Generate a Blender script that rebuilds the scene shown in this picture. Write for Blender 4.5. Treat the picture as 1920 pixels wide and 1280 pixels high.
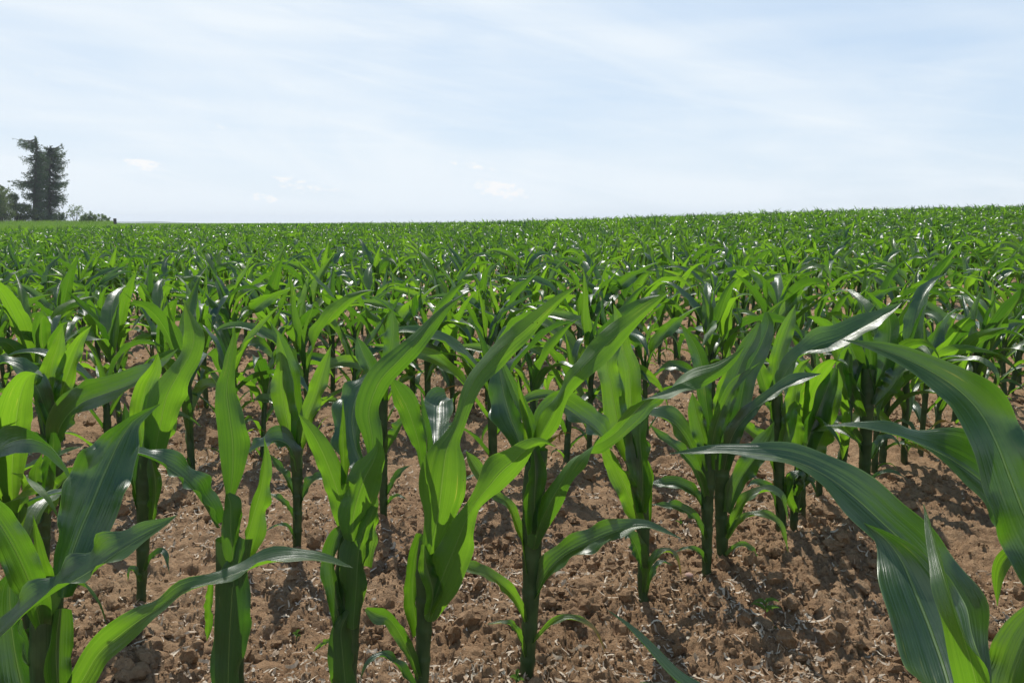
import bpy, math, random
import numpy as np
from mathutils import Vector

R = math.radians
PI = math.pi
for o in list(bpy.data.objects):
    bpy.data.objects.remove(o)
scene = bpy.context.scene
COL = scene.collection

# ------------------------------------------------------------------ camera
FPX = 1507.0                      # focal length in pixels of the 1920 px wide frame
CAM_H = 0.75
PITCH = math.atan((640 - 413) / FPX)
cd = bpy.data.cameras.new("Camera")
cd.sensor_width = 36.0
cd.lens = 36.0 * FPX / 1920.0
cd.clip_start = 0.02
cd.clip_end = 9000.0
cam = bpy.data.objects.new("Camera", cd)
cam.location = (0, 0, CAM_H)
cam.rotation_euler = (PI / 2 - PITCH, 0, 0)
COL.objects.link(cam)
scene.camera = cam

# ------------------------------------------------------------------ light
SUN_EL = R(54)
SUN_AZ = R(-12)                   # measured from straight ahead (+Y), negative = to the left
sd = Vector((math.sin(SUN_AZ) * math.cos(SUN_EL), math.cos(SUN_AZ) * math.cos(SUN_EL), math.sin(SUN_EL)))
sl = bpy.data.lights.new("sun", 'SUN')
sl.energy = 5.0
sl.angle = R(0.55)
sl.color = (1.0, 0.96, 0.89)
so = bpy.data.objects.new("sun", sl)
so.rotation_euler = sd.to_track_quat('Z', 'Y').to_euler()
COL.objects.link(so)

scene.view_settings.view_transform = 'Standard'
scene.view_settings.look = 'None'
scene.view_settings.gamma = 1.0
scene.view_settings.exposure = 0.0
scene.render.engine = 'CYCLES'
cy = scene.cycles
cy.max_bounces = 7
cy.diffuse_bounces = 4
cy.glossy_bounces = 2
cy.transmission_bounces = 5
cy.transparent_max_bounces = 8
cy.caustics_reflective = False
cy.caustics_refractive = False
cy.sample_clamp_indirect = 6.0
cy.use_denoising = True


class NT:
    """tiny node-tree writer"""
    def __init__(s, tree):
        s.t = tree
        s.n = tree.nodes
        s.n.clear()

    def node(s, typ, ins=None, **props):
        n = s.n.new(typ)
        for k, v in props.items():
            setattr(n, k, v)
        for k, v in (ins or {}).items():
            sock = n.inputs[k]
            if hasattr(v, 'is_linked') or hasattr(v, 'links'):
                s.t.links.new(v, sock)
            else:
                sock.default_value = v
        return n

    def math(s, op, a, b=0.0, c=None, clamp=False):
        n = s.n.new('ShaderNodeMath')
        n.operation = op
        n.use_clamp = clamp
        for i, v in enumerate((a, b, c)):
            if v is None:
                continue
            if hasattr(v, 'links'):
                s.t.links.new(v, n.inputs[i])
            else:
                n.inputs[i].default_value = v
        return n.outputs[0]

    def mix(s, f, a, b, blend='MIX'):
        n = s.n.new('ShaderNodeMix')
        n.data_type = 'RGBA'
        n.blend_type = blend
        for sock, v in ((n.inputs[0], f), (n.inputs[6], a), (n.inputs[7], b)):
            if hasattr(v, 'links'):
                s.t.links.new(v, sock)
            else:
                sock.default_value = v if not isinstance(v, tuple) or len(v) == 4 else (*v, 1.0)
        return n.outputs[2]

    def ramp(s, f, lo, hi, a=0.0, b=1.0):
        n = s.node('ShaderNodeMapRange', {0: f, 1: lo, 2: hi, 3: a, 4: b})
        n.interpolation_type = 'SMOOTHSTEP'
        return n.outputs[0]


def out(t, surf, disp=None):
    o = t.node('ShaderNodeOutputMaterial')
    t.t.links.new(surf, o.inputs[0])


# ------------------------------------------------------------------ sky (daylight with thin high cloud)
world = bpy.data.worlds.new("World")
scene.world = world
world.use_nodes = True
W = NT(world.node_tree)
sky = W.node('ShaderNodeTexSky', sky_type='NISHITA', sun_disc=False, sun_elevation=SUN_EL,
             sun_rotation=SUN_AZ, altitude=200.0, air_density=1.0, dust_density=0.6, ozone_density=1.6)
tc = W.node('ShaderNodeTexCoord')
sep = W.node('ShaderNodeSeparateXYZ', {0: tc.outputs['Generated']})
X, Y, Z = sep.outputs
az = W.math('ARCTAN2', X, Y)
el = W.math('ARCSINE', Z)
skyc = W.node('ShaderNodeVectorMath', {0: sky.outputs[0], 1: (0.095, 0.095, 0.095)}, operation='MULTIPLY').outputs[0]
# thin cirrus: stretched noise in azimuth/elevation, gently slanted
xx = W.math('ADD', az, W.math('MULTIPLY', el, 0.9))
yy = W.math('SUBTRACT', W.math('MULTIPLY', el, 5.0), W.math('MULTIPLY', az, -0.55))
cv = W.node('ShaderNodeCombineXYZ', {0: xx, 1: W.math('MULTIPLY', yy, 0.6), 2: 3.1}).outputs[0]
n1 = W.node('ShaderNodeTexNoise', {'Vector': cv, 'Scale': 2.6, 'Detail': 7.0, 'Roughness': 0.5, 'Distortion': 0.8}).outputs[0]
cv2 = W.node('ShaderNodeCombineXYZ', {0: W.math('MULTIPLY', az, 1.1), 1: W.math('MULTIPLY', el, 12.0), 2: 8.4}).outputs[0]
n2 = W.node('ShaderNodeTexNoise', {'Vector': cv2, 'Scale': 1.7, 'Detail': 6.0, 'Roughness': 0.5, 'Distortion': 0.2}).outputs[0]
cv4 = W.node('ShaderNodeCombineXYZ', {0: W.math('ADD', W.math('MULTIPLY', az, 2.0), W.math('MULTIPLY', el, 3.0)), 1: W.math('ADD', W.math('MULTIPLY', el, 30.0), W.math('MULTIPLY', az, 6.0)), 2: 4.4}).outputs[0]
n4 = W.node('ShaderNodeTexNoise', {'Vector': cv4, 'Scale': 1.6, 'Detail': 8.0, 'Roughness': 0.62, 'Distortion': 0.6}).outputs[0]
veil = W.math('ADD', W.math('MULTIPLY', W.ramp(n1, 0.34, 0.68), 0.50), W.math('MULTIPLY', W.ramp(n2, 0.40, 0.70), 0.25))
veil = W.math('ADD', veil, W.math('MULTIPLY', W.ramp(n4, 0.50, 0.74), 0.15))
left = W.ramp(az, 0.6, -0.5, 0.0, 0.28)
veil = W.math('ADD', W.math('MULTIPLY', veil, 0.75), left)
veil = W.math('ADD', veil, 0.29)
veil = W.math('ADD', veil, W.ramp(el, 0.14, 0.0, 0.0, 0.35), clamp=True)
col = W.mix(veil, W.mix(0.65, skyc, (0.50, 0.72, 1.00)), (0.86, 0.935, 1.0))
# small fair-weather clouds low in the sky: (azimuth, elevation, half width, half height, strength)
puffs = []
for (u, v, hw, hh, st) in ((938, 357, 80, 25, 1.0), (285, 321, 55, 16, .95), (500, 374, 42, 14, .85), (565, 350, 75, 22, .8), (632, 360, 26, 9, .7),
                           (150, 190, 120, 16, .45), (470, 262, 220, 22, .5), (890, 314, 90, 12, .7), (1110, 312, 90, 12, .5), (1405, 320, 34, 9, .55)):
    a_ = math.atan((u - 960) / FPX)
    e_ = math.atan((413 - v) / FPX)
    dx = W.math('DIVIDE', W.math('SUBTRACT', az, a_), hw / FPX)
    dy = W.math('DIVIDE', W.math('SUBTRACT', W.math('SUBTRACT', el, e_), W.math('MULTIPLY', W.math('SUBTRACT', az, a_), -0.16)), hh / FPX)
    d2 = W.math('ADD', W.math('MULTIPLY', dx, dx), W.math('MULTIPLY', dy, dy))
    puffs.append((W.math('MULTIPLY', W.ramp(d2, 1.0, 0.0), st)))
pm = puffs[0]
for q in puffs[1:]:
    pm = W.math('MAXIMUM', pm, q)
cv3 = W.node('ShaderNodeCombineXYZ', {0: W.math('MULTIPLY', az, 75.0), 1: W.math('MULTIPLY', el, 150.0), 2: 1.0}).outputs[0]
n3 = W.node('ShaderNodeTexNoise', {'Vector': cv3, 'Scale': 1.0, 'Detail': 7.0, 'Roughness': 0.68}).outputs[0]
pmask = W.ramp(W.math('ADD', W.math('MULTIPLY', pm, 0.42), n3), 0.74, 0.98)
pmask = W.math('MULTIPLY', pmask, W.ramp(pm, 0.0, 0.35))
col = W.mix(W.math('MULTIPLY', pmask, 0.9), col, (0.99, 0.995, 1.0))
# the upper sky is deeper blue than the veiled band near the horizon
col = W.mix(W.ramp(el, 0.24, 1.0), col, (0.17, 0.29, 0.52))
bg = W.node('ShaderNodeBackground', {'Color': col, 'Strength': 1.0})
wo = W.node('ShaderNodeOutputWorld')
W.t.links.new(bg.outputs[0], wo.inputs[0])


# ------------------------------------------------------------------ helpers
def tag(o, label=None, cat=None, group=None, kind=None):
    if label: o['label'] = label
    if cat: o['category'] = cat
    if group: o['group'] = group
    if kind: o['kind'] = kind
    return o


def empty(name, loc=(0, 0, 0), rz=0.0):
    o = bpy.data.objects.new(name, None)
    o.empty_display_size = 0.05
    COL.objects.link(o)
    o.location = loc
    o.rotation_euler = (0, 0, rz)
    return o


def mesh_np(name, V, F, mat, uv=None, smooth=True):
    """V (n,3), F (m,4) or (m,3); uv per vertex (n,2)"""
    me = bpy.data.meshes.new(name)
    V = np.asarray(V, dtype=np.float32)
    F = np.asarray(F, dtype=np.int32)
    k = F.shape[1]
    me.vertices.add(len(V))
    me.vertices.foreach_set('co', V.ravel())
    me.loops.add(F.size)
    me.loops.foreach_set('vertex_index', F.ravel())
    me.polygons.add(len(F))
    me.polygons.foreach_set('loop_start', np.arange(0, F.size, k, dtype=np.int32))
    if uv is not None:
        l = me.uv_layers.new(name='UVMap')
        l.data.foreach_set('uv', np.asarray(uv, dtype=np.float32)[F.ravel()].ravel())
    me.update(calc_edges=True)
    me.validate()
    me.polygons.foreach_set('use_smooth', np.full(len(me.polygons), smooth, dtype=bool))
    if mat:
        me.materials.append(mat)
    return me


def obj(name, me, parent=None):
    o = bpy.data.objects.new(name, me)
    COL.objects.link(o)
    if parent is not None:
        o.parent = parent
    return o


class Buf:
    """collects several pieces into one mesh"""
    def __init__(s):
        s.V, s.F, s.U, s.n = [], [], [], 0

    def add(s, V, F, U=None):
        V = np.asarray(V, float)
        s.V.append(V)
        s.F.append(np.asarray(F) + s.n)
        s.U.append(np.zeros((len(V), 2)) if U is None else U)
        s.n += len(V)

    def build(s, name, mat, smooth=True):
        return mesh_np(name, np.vstack(s.V), np.vstack(s.F), mat, np.vstack(s.U), smooth)


def norm(a):
    return a / (np.linalg.norm(a, axis=-1, keepdims=True) + 1e-12)


def grid_faces(n, m):
    i, j = np.meshgrid(np.arange(n - 1), np.arange(m - 1), indexing='ij')
    a = (i * m + j).ravel()
    return np.stack([a, a + 1, a + m + 1, a + m], 1)


def smoothstep(a, b, x):
    t = np.clip((x - a) / (b - a), 0, 1)
    return t * t * (3 - 2 * t)


def vnoise(x, y, seed=0):
    xi = np.floor(x).astype(np.int64)
    yi = np.floor(y).astype(np.int64)
    fx, fy = x - xi, y - yi
    fx = fx * fx * fx * (fx * (fx * 6 - 15) + 10)
    fy = fy * fy * fy * (fy * (fy * 6 - 15) + 10)

    def h(a, b):
        n = (a * 374761393 + b * 668265263 + seed * 974634777) & 0x7fffffff
        n = ((n ^ (n >> 13)) * 1274126177) & 0x7fffffff
        n = (n ^ (n >> 16)) & 0xffffff
        return n / float(0xffffff)
    return (h(xi, yi) * (1 - fx) * (1 - fy) + h(xi + 1, yi) * fx * (1 - fy)
            + h(xi, yi + 1) * (1 - fx) * fy + h(xi + 1, yi + 1) * fx * fy)


def rot2(x, y, a):
    return x * math.cos(a) - y * math.sin(a), x * math.sin(a) + y * math.cos(a)


def land(x, y):
    """the lie of the land: flat, a low hill ahead on the right, falling away far off"""
    x = np.asarray(x, float)
    y = np.asarray(y, float)
    h = 0.80 * np.exp(-(((x - 21) ** 2 + (y - 29) ** 2) / (2 * 14.0 ** 2)))
    h = h - 0.80 * math.exp(-((21 ** 2 + 29 ** 2) / (2 * 14.0 ** 2))) * np.exp(-(x * x + y * y) / 200.0)
    h = h - 0.16 * np.exp(-(((x + 4) ** 2 + (y - 14) ** 2) / (2 * 7.0 ** 2)))
    r = np.sqrt(x * x + y * y)
    h = h - np.clip(r - 150, 0, None) ** 2 * 2.2e-5 / (1 + np.clip(r - 150, 0, None) / 900.0)
    return h


def soil_bumps(x, y):
    """clods and crumbs of dry tilled soil"""
    r = np.sqrt(x * x + y * y)
    # rows run at 45 degrees: a low ridge along each row, a furrow between
    p = ((y - x) - 1.24) / 1.0607
    h = 0.010 * np.cos(2 * PI * p)
    wx = x + 0.03 * (vnoise(x * 9, y * 9, 31) - .5)
    wy = y + 0.03 * (vnoise(x * 9, y * 9, 32) - .5)
    h = h + 0.040 * (vnoise(wx * 5.1, wy * 5.1, 1) - .5)
    for k, (sc, am) in enumerate(((13, .024), (27, .015), (52, .015), (103, .0125), (190, .0085))):
        a = 0.6 + k * 1.3
        u, v = rot2(wx, wy, a)
        nz = vnoise(u * sc, v * sc, 5 + k)
        bil = 1 - np.abs(2 * nz - 1) if k % 2 else np.sqrt(np.clip(nz, 0, 1))
        gate = 0.55 + 0.9 * vnoise(u * 3.1, v * 3.1, 40 + k)
        h = h + am * gate * (bil - .6) * np.exp(-r / (9000 / sc))
    return h * smoothstep(200, 30, r) 


def ground_z(x, y):
    return land(x, y) + soil_bumps(np.asarray(x, float), np.asarray(y, float))


CAMP = np.array([0, 0, CAM_H])
FWD = np.array([0, math.cos(PITCH), -math.sin(PITCH)])
RGT = np.array([1.0, 0, 0])
UPV = np.array([0, math.sin(PITCH), math.cos(PITCH)])


def P(u, v, t):
    return CAMP + t * (FWD + (u - 960) / FPX * RGT - (v - 640) / FPX * UPV)


def proj(p):
    d = np.asarray(p, float) - CAMP
    t = float(d @ FWD)
    return 960 + FPX * float(d @ RGT) / t, 640 - FPX * float(d @ UPV) / t, t


# ------------------------------------------------------------------ materials
def new_mat(name):
    m = bpy.data.materials.new(name)
    m.use_nodes = True
    return m, NT(m.node_tree)


def leaf_material(name, old=0.0, lit_tone=None):
    m, t = new_mat(name)
    uvn = t.node('ShaderNodeUVMap')
    sp = t.node('ShaderNodeSeparateXYZ', {0: uvn.outputs[0]})
    across, along = sp.outputs[0], sp.outputs[1]
    oi = t.node('ShaderNodeObjectInfo')
    geo = t.node('ShaderNodeNewGeometry')
    tcn = t.node('ShaderNodeTexCoord')
    # veins: fine lines that run the length of the blade
    c1 = t.node('ShaderNodeCombineXYZ', {0: t.math('MULTIPLY', across, 46.0), 1: t.math('MULTIPLY', along, 2.5), 2: t.math('MULTIPLY', oi.outputs['Random'], 20.0)})
    vein = t.node('ShaderNodeTexNoise', {'Vector': c1.outputs[0], 'Scale': 1.0, 'Detail': 2.0, 'Roughness': 0.5}).outputs[0]
    c2 = t.node('ShaderNodeCombineXYZ', {0: t.math('MULTIPLY', across, 11.0), 1: t.math('MULTIPLY', along, 1.6), 2: t.math('MULTIPLY', oi.outputs['Random'], 33.0)})
    band = t.node('ShaderNodeTexNoise', {'Vector': c2.outputs[0], 'Scale': 1.0, 'Detail': 2.0}).outputs[0]
    blot = t.node('ShaderNodeTexNoise', {'Vector': tcn.outputs['Object'], 'Scale': 14.0, 'Detail': 4.0}).outputs[0]
    dmid = t.math('ABSOLUTE', t.math('SUBTRACT', across, 0.5))
    midrib = t.ramp(dmid, 0.026, 0.010)
    edge = t.ramp(dmid, 0.472, 0.495)
    rnd = oi.outputs['Random']
    if lit_tone is not None:              # light painted into the colour: sunlit blade (near 1) or shaded one (near 0)
        rnd = t.math('ADD', t.math('MULTIPLY', rnd, 0.12), lit_tone - 0.06)
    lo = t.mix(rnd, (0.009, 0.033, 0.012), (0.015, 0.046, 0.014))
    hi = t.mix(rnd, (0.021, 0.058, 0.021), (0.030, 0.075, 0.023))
    base = t.mix(t.math('MULTIPLY', t.math('ADD', vein, band), 0.5), lo, hi)
    base = t.mix(t.math('MULTIPLY', t.ramp(blot, 0.5, 0.75), 0.35), base, (0.075, 0.14, 0.022))
    base = t.mix(t.math('MULTIPLY', midrib, 0.75), base, (0.16, 0.25, 0.08))
    base = t.mix(t.math('MULTIPLY', edge, 0.5), base, (0.20, 0.30, 0.09))
    # the underside is paler
    base = t.mix(t.math('MULTIPLY', geo.outputs['Backfacing'], 0.35), base, (0.085, 0.16, 0.045))
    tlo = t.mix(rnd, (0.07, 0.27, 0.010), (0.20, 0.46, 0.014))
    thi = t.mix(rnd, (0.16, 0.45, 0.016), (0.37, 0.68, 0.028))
    trans = t.mix(t.ramp(t.math('ADD', t.math('MULTIPLY', vein, 0.40), t.math('MULTIPLY', band, 0.60)), 0.15, 0.85), tlo, thi)
    trans = t.mix(t.math('MULTIPLY', midrib, 0.5), trans, (0.30, 0.50, 0.06))
    ys = t.node('ShaderNodeCombineXYZ', {0: t.math('MULTIPLY', across, 30.0), 1: t.math('MULTIPLY', along, 14.0), 2: t.math('MULTIPLY', rnd, 71.0)})
    yn = t.node('ShaderNodeTexNoise', {'Vector': ys.outputs[0], 'Scale': 1.0, 'Detail': 3.0}).outputs[0]
    yel = t.math('MULTIPLY', t.ramp(yn, 0.60, 0.72), t.ramp(blot, 0.56, 0.64))
    trans = t.mix(yel, trans, (0.62, 0.66, 0.08))
    base = t.mix(t.math('MULTIPLY', yel, 0.5), base, (0.22, 0.26, 0.06))
    # scattered specks of insect damage
    vo = t.node('ShaderNodeTexVoronoi', {'Vector': tcn.outputs['Object'], 'Scale': 120.0, 'Randomness': 1.0})
    sk = t.math('MULTIPLY', t.ramp(vo.outputs['Distance'], 0.16, 0.08), t.ramp(blot, 0.68, 0.74))
    base = t.mix(sk, base, (0.03, 0.03, 0.01))
    trans = t.mix(sk, trans, (0.02, 0.02, 0.005))
    if old:
        wn = t.node('ShaderNodeTexNoise', {'Vector': tcn.outputs['Object'], 'Scale': 30.0, 'Detail': 3.0}).outputs[0]
        tipf = t.ramp(t.math('ADD', along, t.math('MULTIPLY', wn, 0.08)), 0.12, 0.22)
        tipf = t.math('MULTIPLY', tipf, old)
        base = t.mix(tipf, base, (0.30, 0.16, 0.04))
        trans = t.mix(tipf, trans, (0.45, 0.20, 0.04))
    bh = t.math('ADD', t.math('MULTIPLY', vein, 0.4), t.math('MULTIPLY', t.math('SUBTRACT', 1.0, midrib), 1.3))
    bh = t.math('ADD', bh, t.math('MULTIPLY', band, 1.2))
    und = t.node('ShaderNodeTexNoise', {'Vector': tcn.outputs['Object'], 'Scale': 38.0, 'Detail': 2.0}).outputs[0]
    bh = t.math('ADD', bh, t.math('MULTIPLY', und, 1.6))
    bump = t.node('ShaderNodeBump', {'Height': bh, 'Strength': 0.6, 'Distance': 0.0016})
    rough = t.math('ADD', t.math('MULTIPLY', blot, 0.18), t.math('ADD', 0.28, t.math('MULTIPLY', geo.outputs['Backfacing'], 0.16)))
    pb = t.node('ShaderNodeBsdfPrincipled', {'Base Color': base, 'Roughness': rough, 'IOR': 1.58,
                                             'Specular IOR Level': t.math('SUBTRACT', 0.82, t.math('MULTIPLY', geo.outputs['Backfacing'], 0.5)), 'Normal': bump.outputs[0]})
    tb = t.node('ShaderNodeBsdfTranslucent', {'Color': trans, 'Normal': bump.outputs[0]})
    mx = t.node('ShaderNodeMixShader', {0: t.math('ADD', 0.22, t.math('MULTIPLY', rnd, 0.23)), 1: pb.outputs[0], 2: tb.outputs[0]})
    out(t, mx.outputs[0])
    return m


M_LEAF = leaf_material('maize_leaf')
M_OLD = leaf_material('maize_leaf_old', 0.85)
M_LIT = leaf_material('maize_leaf_lit', 0.0, 0.74)  # sunlit look painted into the leaf colour
M_HALFLIT = leaf_material('maize_leaf_halflit', 0.0, 0.45)  # half-lit copy of the same leaf
M_SHADED = leaf_material('maize_leaf_shaded', 0.0, 0.15)  # shaded look painted into the leaf colour

m, t = new_mat('maize_stalk')
uvn = t.node('ShaderNodeUVMap')
sp = t.node('ShaderNodeSeparateXYZ', {0: uvn.outputs[0]})
c1 = t.node('ShaderNodeCombineXYZ', {0: t.math('MULTIPLY', sp.outputs[0], 60.0), 1: t.math('MULTIPLY', sp.outputs[1], 4.0), 2: 0.0})
st = t.node('ShaderNodeTexNoise', {'Vector': c1.outputs[0], 'Scale': 1.0, 'Detail': 2.0}).outputs[0]
tcn = t.node('ShaderNodeTexCoord')
bl = t.node('ShaderNodeTexNoise', {'Vector': tcn.outputs['Object'], 'Scale': 22.0, 'Detail': 4.0}).outputs[0]
b = t.mix(st, (0.018, 0.048, 0.016), (0.040, 0.085, 0.027))
b = t.mix(t.math('MULTIPLY', t.ramp(bl, 0.45, 0.7), 0.4), b, (0.07, 0.115, 0.06))
sh = t.node('ShaderNodeTexNoise', {'Vector': t.node('ShaderNodeCombineXYZ', {0: t.math('MULTIPLY', sp.outputs[0], 3.0), 1: t.math('MULTIPLY', sp.outputs[1], 22.0)}).outputs[0], 'Scale': 1.0, 'Detail': 3.0}).outputs[0]
b = t.mix(t.math('MULTIPLY', t.ramp(sh, 0.42, 0.62), 0.6), b, (0.075, 0.135, 0.045))
low = t.ramp(sp.outputs[1], 0.07, 0.01)
b = t.mix(t.math('MULTIPLY', low, 0.45), b, (0.16, 0.10, 0.07))
bump = t.node('ShaderNodeBump', {'Height': st, 'Strength': 0.5, 'Distance': 0.0012})
pb = t.node('ShaderNodeBsdfPrincipled', {'Base Color': b, 'Roughness': 0.42, 'Normal': bump.outputs[0]})
tb = t.node('ShaderNodeBsdfTranslucent', {'Color': (0.09, 0.22, 0.02, 1)})
mx = t.node('ShaderNodeMixShader', {0: 0.22, 1: pb.outputs[0], 2: tb.outputs[0]})
out(t, mx.outputs[0])
M_STALK = m


def soil_nodes(t):
    tcn = t.node('ShaderNodeTexCoord')
    pos = tcn.outputs['Object']
    a = t.node('ShaderNodeTexNoise', {'Vector': pos, 'Scale': 1.6, 'Detail': 5.0, 'Roughness': 0.6}).outputs[0]
    b = t.node('ShaderNodeTexNoise', {'Vector': pos, 'Scale': 38.0, 'Detail': 6.0, 'Roughness': 0.65}).outputs[0]
    c = t.node('ShaderNodeTexNoise', {'Vector': pos, 'Scale': 260.0, 'Detail': 6.0, 'Roughness': 0.75}).outputs[0]
    col = t.mix(t.ramp(a, 0.3, 0.7), (0.295, 0.178, 0.095), (0.380, 0.250, 0.145))
    col = t.mix(t.math('MULTIPLY', t.ramp(b, 0.40, 0.62), 0.6), col, (0.215, 0.128, 0.068))
    col = t.mix(t.math('MULTIPLY', t.ramp(c, 0.52, 0.72), 0.55), col, (0.50, 0.38, 0.25))
    col = t.mix(t.math('MULTIPLY', t.ramp(c, 0.46, 0.32), 0.6), col, (0.13, 0.075, 0.042))
    h = t.math('ADD', t.math('MULTIPLY', b, 1.2), t.math('MULTIPLY', c, 0.55))
    bump = t.node('ShaderNodeBump', {'Height': h, 'Strength': 1.0, 'Distance': 0.010})
    return col, bump, tcn


m, t = new_mat('dry_soil')
col, bump, tcn = soil_nodes(t)
# beyond the maize on the far left the land is meadow
sp = t.node('ShaderNodeSeparateXYZ', {0: tcn.outputs['Object']})
edge_n = t.node('ShaderNodeTexNoise', {'Vector': tcn.outputs['Object'], 'Scale': 0.12, 'Detail': 3.0}).outputs[0]
d = t.math('ADD', t.math('SUBTRACT', sp.outputs[1], sp.outputs[0]), t.math('MULTIPLY', edge_n, 3.0))
mead = t.math('MAXIMUM', t.ramp(d, 100.0, 102.0), t.ramp(t.math('ADD', sp.outputs[0], edge_n), -17.2, -18.0))
gn = t.node('ShaderNodeTexNoise', {'Vector': tcn.outputs['Object'], 'Scale': 0.5, 'Detail': 6.0}).outputs[0]
gcol = t.mix(gn, (0.085, 0.175, 0.030), (0.13, 0.23, 0.045))
pb = t.node('ShaderNodeBsdfPrincipled', {'Base Color': t.mix(mead, col, gcol), 'Roughness': 0.95,
                                         'Specular IOR Level': 0.15, 'Normal': bump.outputs[0]})
out(t, pb.outputs[0])
M_SOIL = m

m, t = new_mat('soil_clod')
col, bump, tcn = soil_nodes(t)
oi = t.node('ShaderNodeObjectInfo')
pb = t.node('ShaderNodeBsdfPrincipled', {'Base Color': col, 'Roughness': 0.95, 'Specular IOR Level': 0.15, 'Normal': bump.outputs[0]})
out(t, pb.outputs[0])
M_CLOD = m

m, t = new_mat('chaff')
geo = t.node('ShaderNodeNewGeometry')
rc = t.mix(geo.outputs['Random Per Island'], (0.36, 0.25, 0.16), (0.66, 0.57, 0.44))
pb = t.node('ShaderNodeBsdfPrincipled', {'Base Color': rc, 'Roughness': 0.7, 'Specular IOR Level': 0.3})
tb = t.node('ShaderNodeBsdfTranslucent', {'Color': (0.5, 0.42, 0.3, 1)})
mx = t.node('ShaderNodeMixShader', {0: 0.2, 1: pb.outputs[0], 2: tb.outputs[0]})
out(t, mx.outputs[0])
M_CHAFF = m


def foliage_mat(name, c1, c2, tr, rough=0.6, mixf=0.25):
    m, t = new_mat(name)
    geo = t.node('ShaderNodeNewGeometry')
    c = t.mix(geo.outputs['Random Per Island'], c1, c2)
    pb = t.node('ShaderNodeBsdfPrincipled', {'Base Color': c, 'Roughness': rough, 'Specular IOR Level': 0.3})
    tb = t.node('ShaderNodeBsdfTranslucent', {'Color': (*tr, 1)})
    mx = t.node('ShaderNodeMixShader', {0: mixf, 1: pb.outputs[0], 2: tb.outputs[0]})
    out(t, mx.outputs[0])
    return m


M_GRASS = foliage_mat('meadow_grass', (0.09, 0.18, 0.03), (0.15, 0.25, 0.05), (0.25, 0.42, 0.05), 0.7, 0.4)
M_SEED = foliage_mat('grass_seed_heads', (0.30, 0.24, 0.15), (0.22, 0.22, 0.10), (0.4, 0.35, 0.2), 0.8, 0.3)
M_NEEDLE = foliage_mat("larch_needles", (0.080, 0.115, 0.068), (0.125, 0.165, 0.090), (0.10, 0.16, 0.04), 0.7, 0.22)
M_BROAD = foliage_mat('broad_leaves', (0.075, 0.110, 0.045), (0.135, 0.170, 0.070), (0.18, 0.24, 0.06), 0.6, 0.3)
M_BUSH = foliage_mat('bush_leaves', (0.08, 0.12, 0.045), (0.14, 0.18, 0.07), (0.22, 0.32, 0.08), 0.6, 0.35)
M_WEED = foliage_mat('weed_leaves', (0.06, 0.12, 0.04), (0.10, 0.17, 0.05), (0.2, 0.38, 0.05), 0.6, 0.3)


def plain(name, c1, c2, scale, rough=0.85):
    m, t = new_mat(name)
    tcn = t.node('ShaderNodeTexCoord')
    n = t.node('ShaderNodeTexNoise', {'Vector': tcn.outputs['Object'], 'Scale': scale, 'Detail': 5.0}).outputs[0]
    bump = t.node('ShaderNodeBump', {'Height': n, 'Strength': 0.5, 'Distance': 0.3 / scale})
    pb = t.node('ShaderNodeBsdfPrincipled', {'Base Color': t.mix(n, c1, c2), 'Roughness': rough, 'Normal': bump.outputs[0]})
    out(t, pb.outputs[0])
    return m


M_BARK = plain('bark', (0.05, 0.04, 0.032), (0.11, 0.09, 0.075), 6.0)
M_POST = plain('weathered_post', (0.05, 0.04, 0.04), (0.10, 0.08, 0.08), 9.0)
M_STONE = plain('pink_stone', (0.30, 0.17, 0.13), (0.42, 0.28, 0.22), 60.0)
M_REDSTEM = plain('red_stem', (0.25, 0.06, 0.06), (0.32, 0.12, 0.08), 80.0, 0.5)
M_HILL = plain('distant_land', (0.08, 0.12, 0.10), (0.10, 0.14, 0.12), 0.01)

# ------------------------------------------------------------------ ground sheet
angs = np.concatenate([np.arange(-180, -60, 3.0), np.arange(-60, 60, 0.17), np.arange(60, 180.1, 3.0)])
rr = [0.02, 0.12, 0.24]
r_ = 0.30
while r_ < 7.0:
    rr.append(r_)
    r_ *= 1.0034
while r_ < 3000:
    rr.append(r_)
    r_ *= 1.028
rr = np.array(rr)
A, RR = np.meshgrid(np.radians(angs), rr, indexing='ij')
gx = RR * np.sin(A)
gy = RR * np.cos(A)
gz = ground_z(gx, gy)
V = np.stack([gx, gy, gz], -1).reshape(-1, 3)
F = grid_faces(len(angs), len(rr))[:, ::-1]
me = mesh_np('ground', V, F, M_SOIL)
g = obj('ground', me)
tag(g, 'dry brown crumbly soil of the maize field', kind='structure')
# make sure the sheet faces up
_n = me.polygons[len(me.polygons) // 2].normal
if _n.z < 0:
    me.flip_normals()

# low distant rise beyond the field on the left
V, F = [], []
hx = np.linspace(-760, -560, 60)
prof = np.clip(1 - ((hx + 660) / 100) ** 2, 0, 1) * 3.2 - 3.0 + 0.4 * np.sin(hx / 13.0)
top = np.stack([hx, np.full_like(hx, 1450.0), prof - 1.5], 1)
frt = np.stack([hx, np.full_like(hx, 1300.0), np.full_like(hx, -24.0)], 1)
bck = np.stack([hx, np.full_like(hx, 1600.0), np.full_like(hx, -24.0)], 1)
V = np.stack([frt, top, bck], 1).reshape(-1, 3)
hill = obj('distant_hill', mesh_np('distant_hill', V, grid_faces(60, 3)[:, ::-1], M_HILL))
tag(hill, kind='structure')


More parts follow.
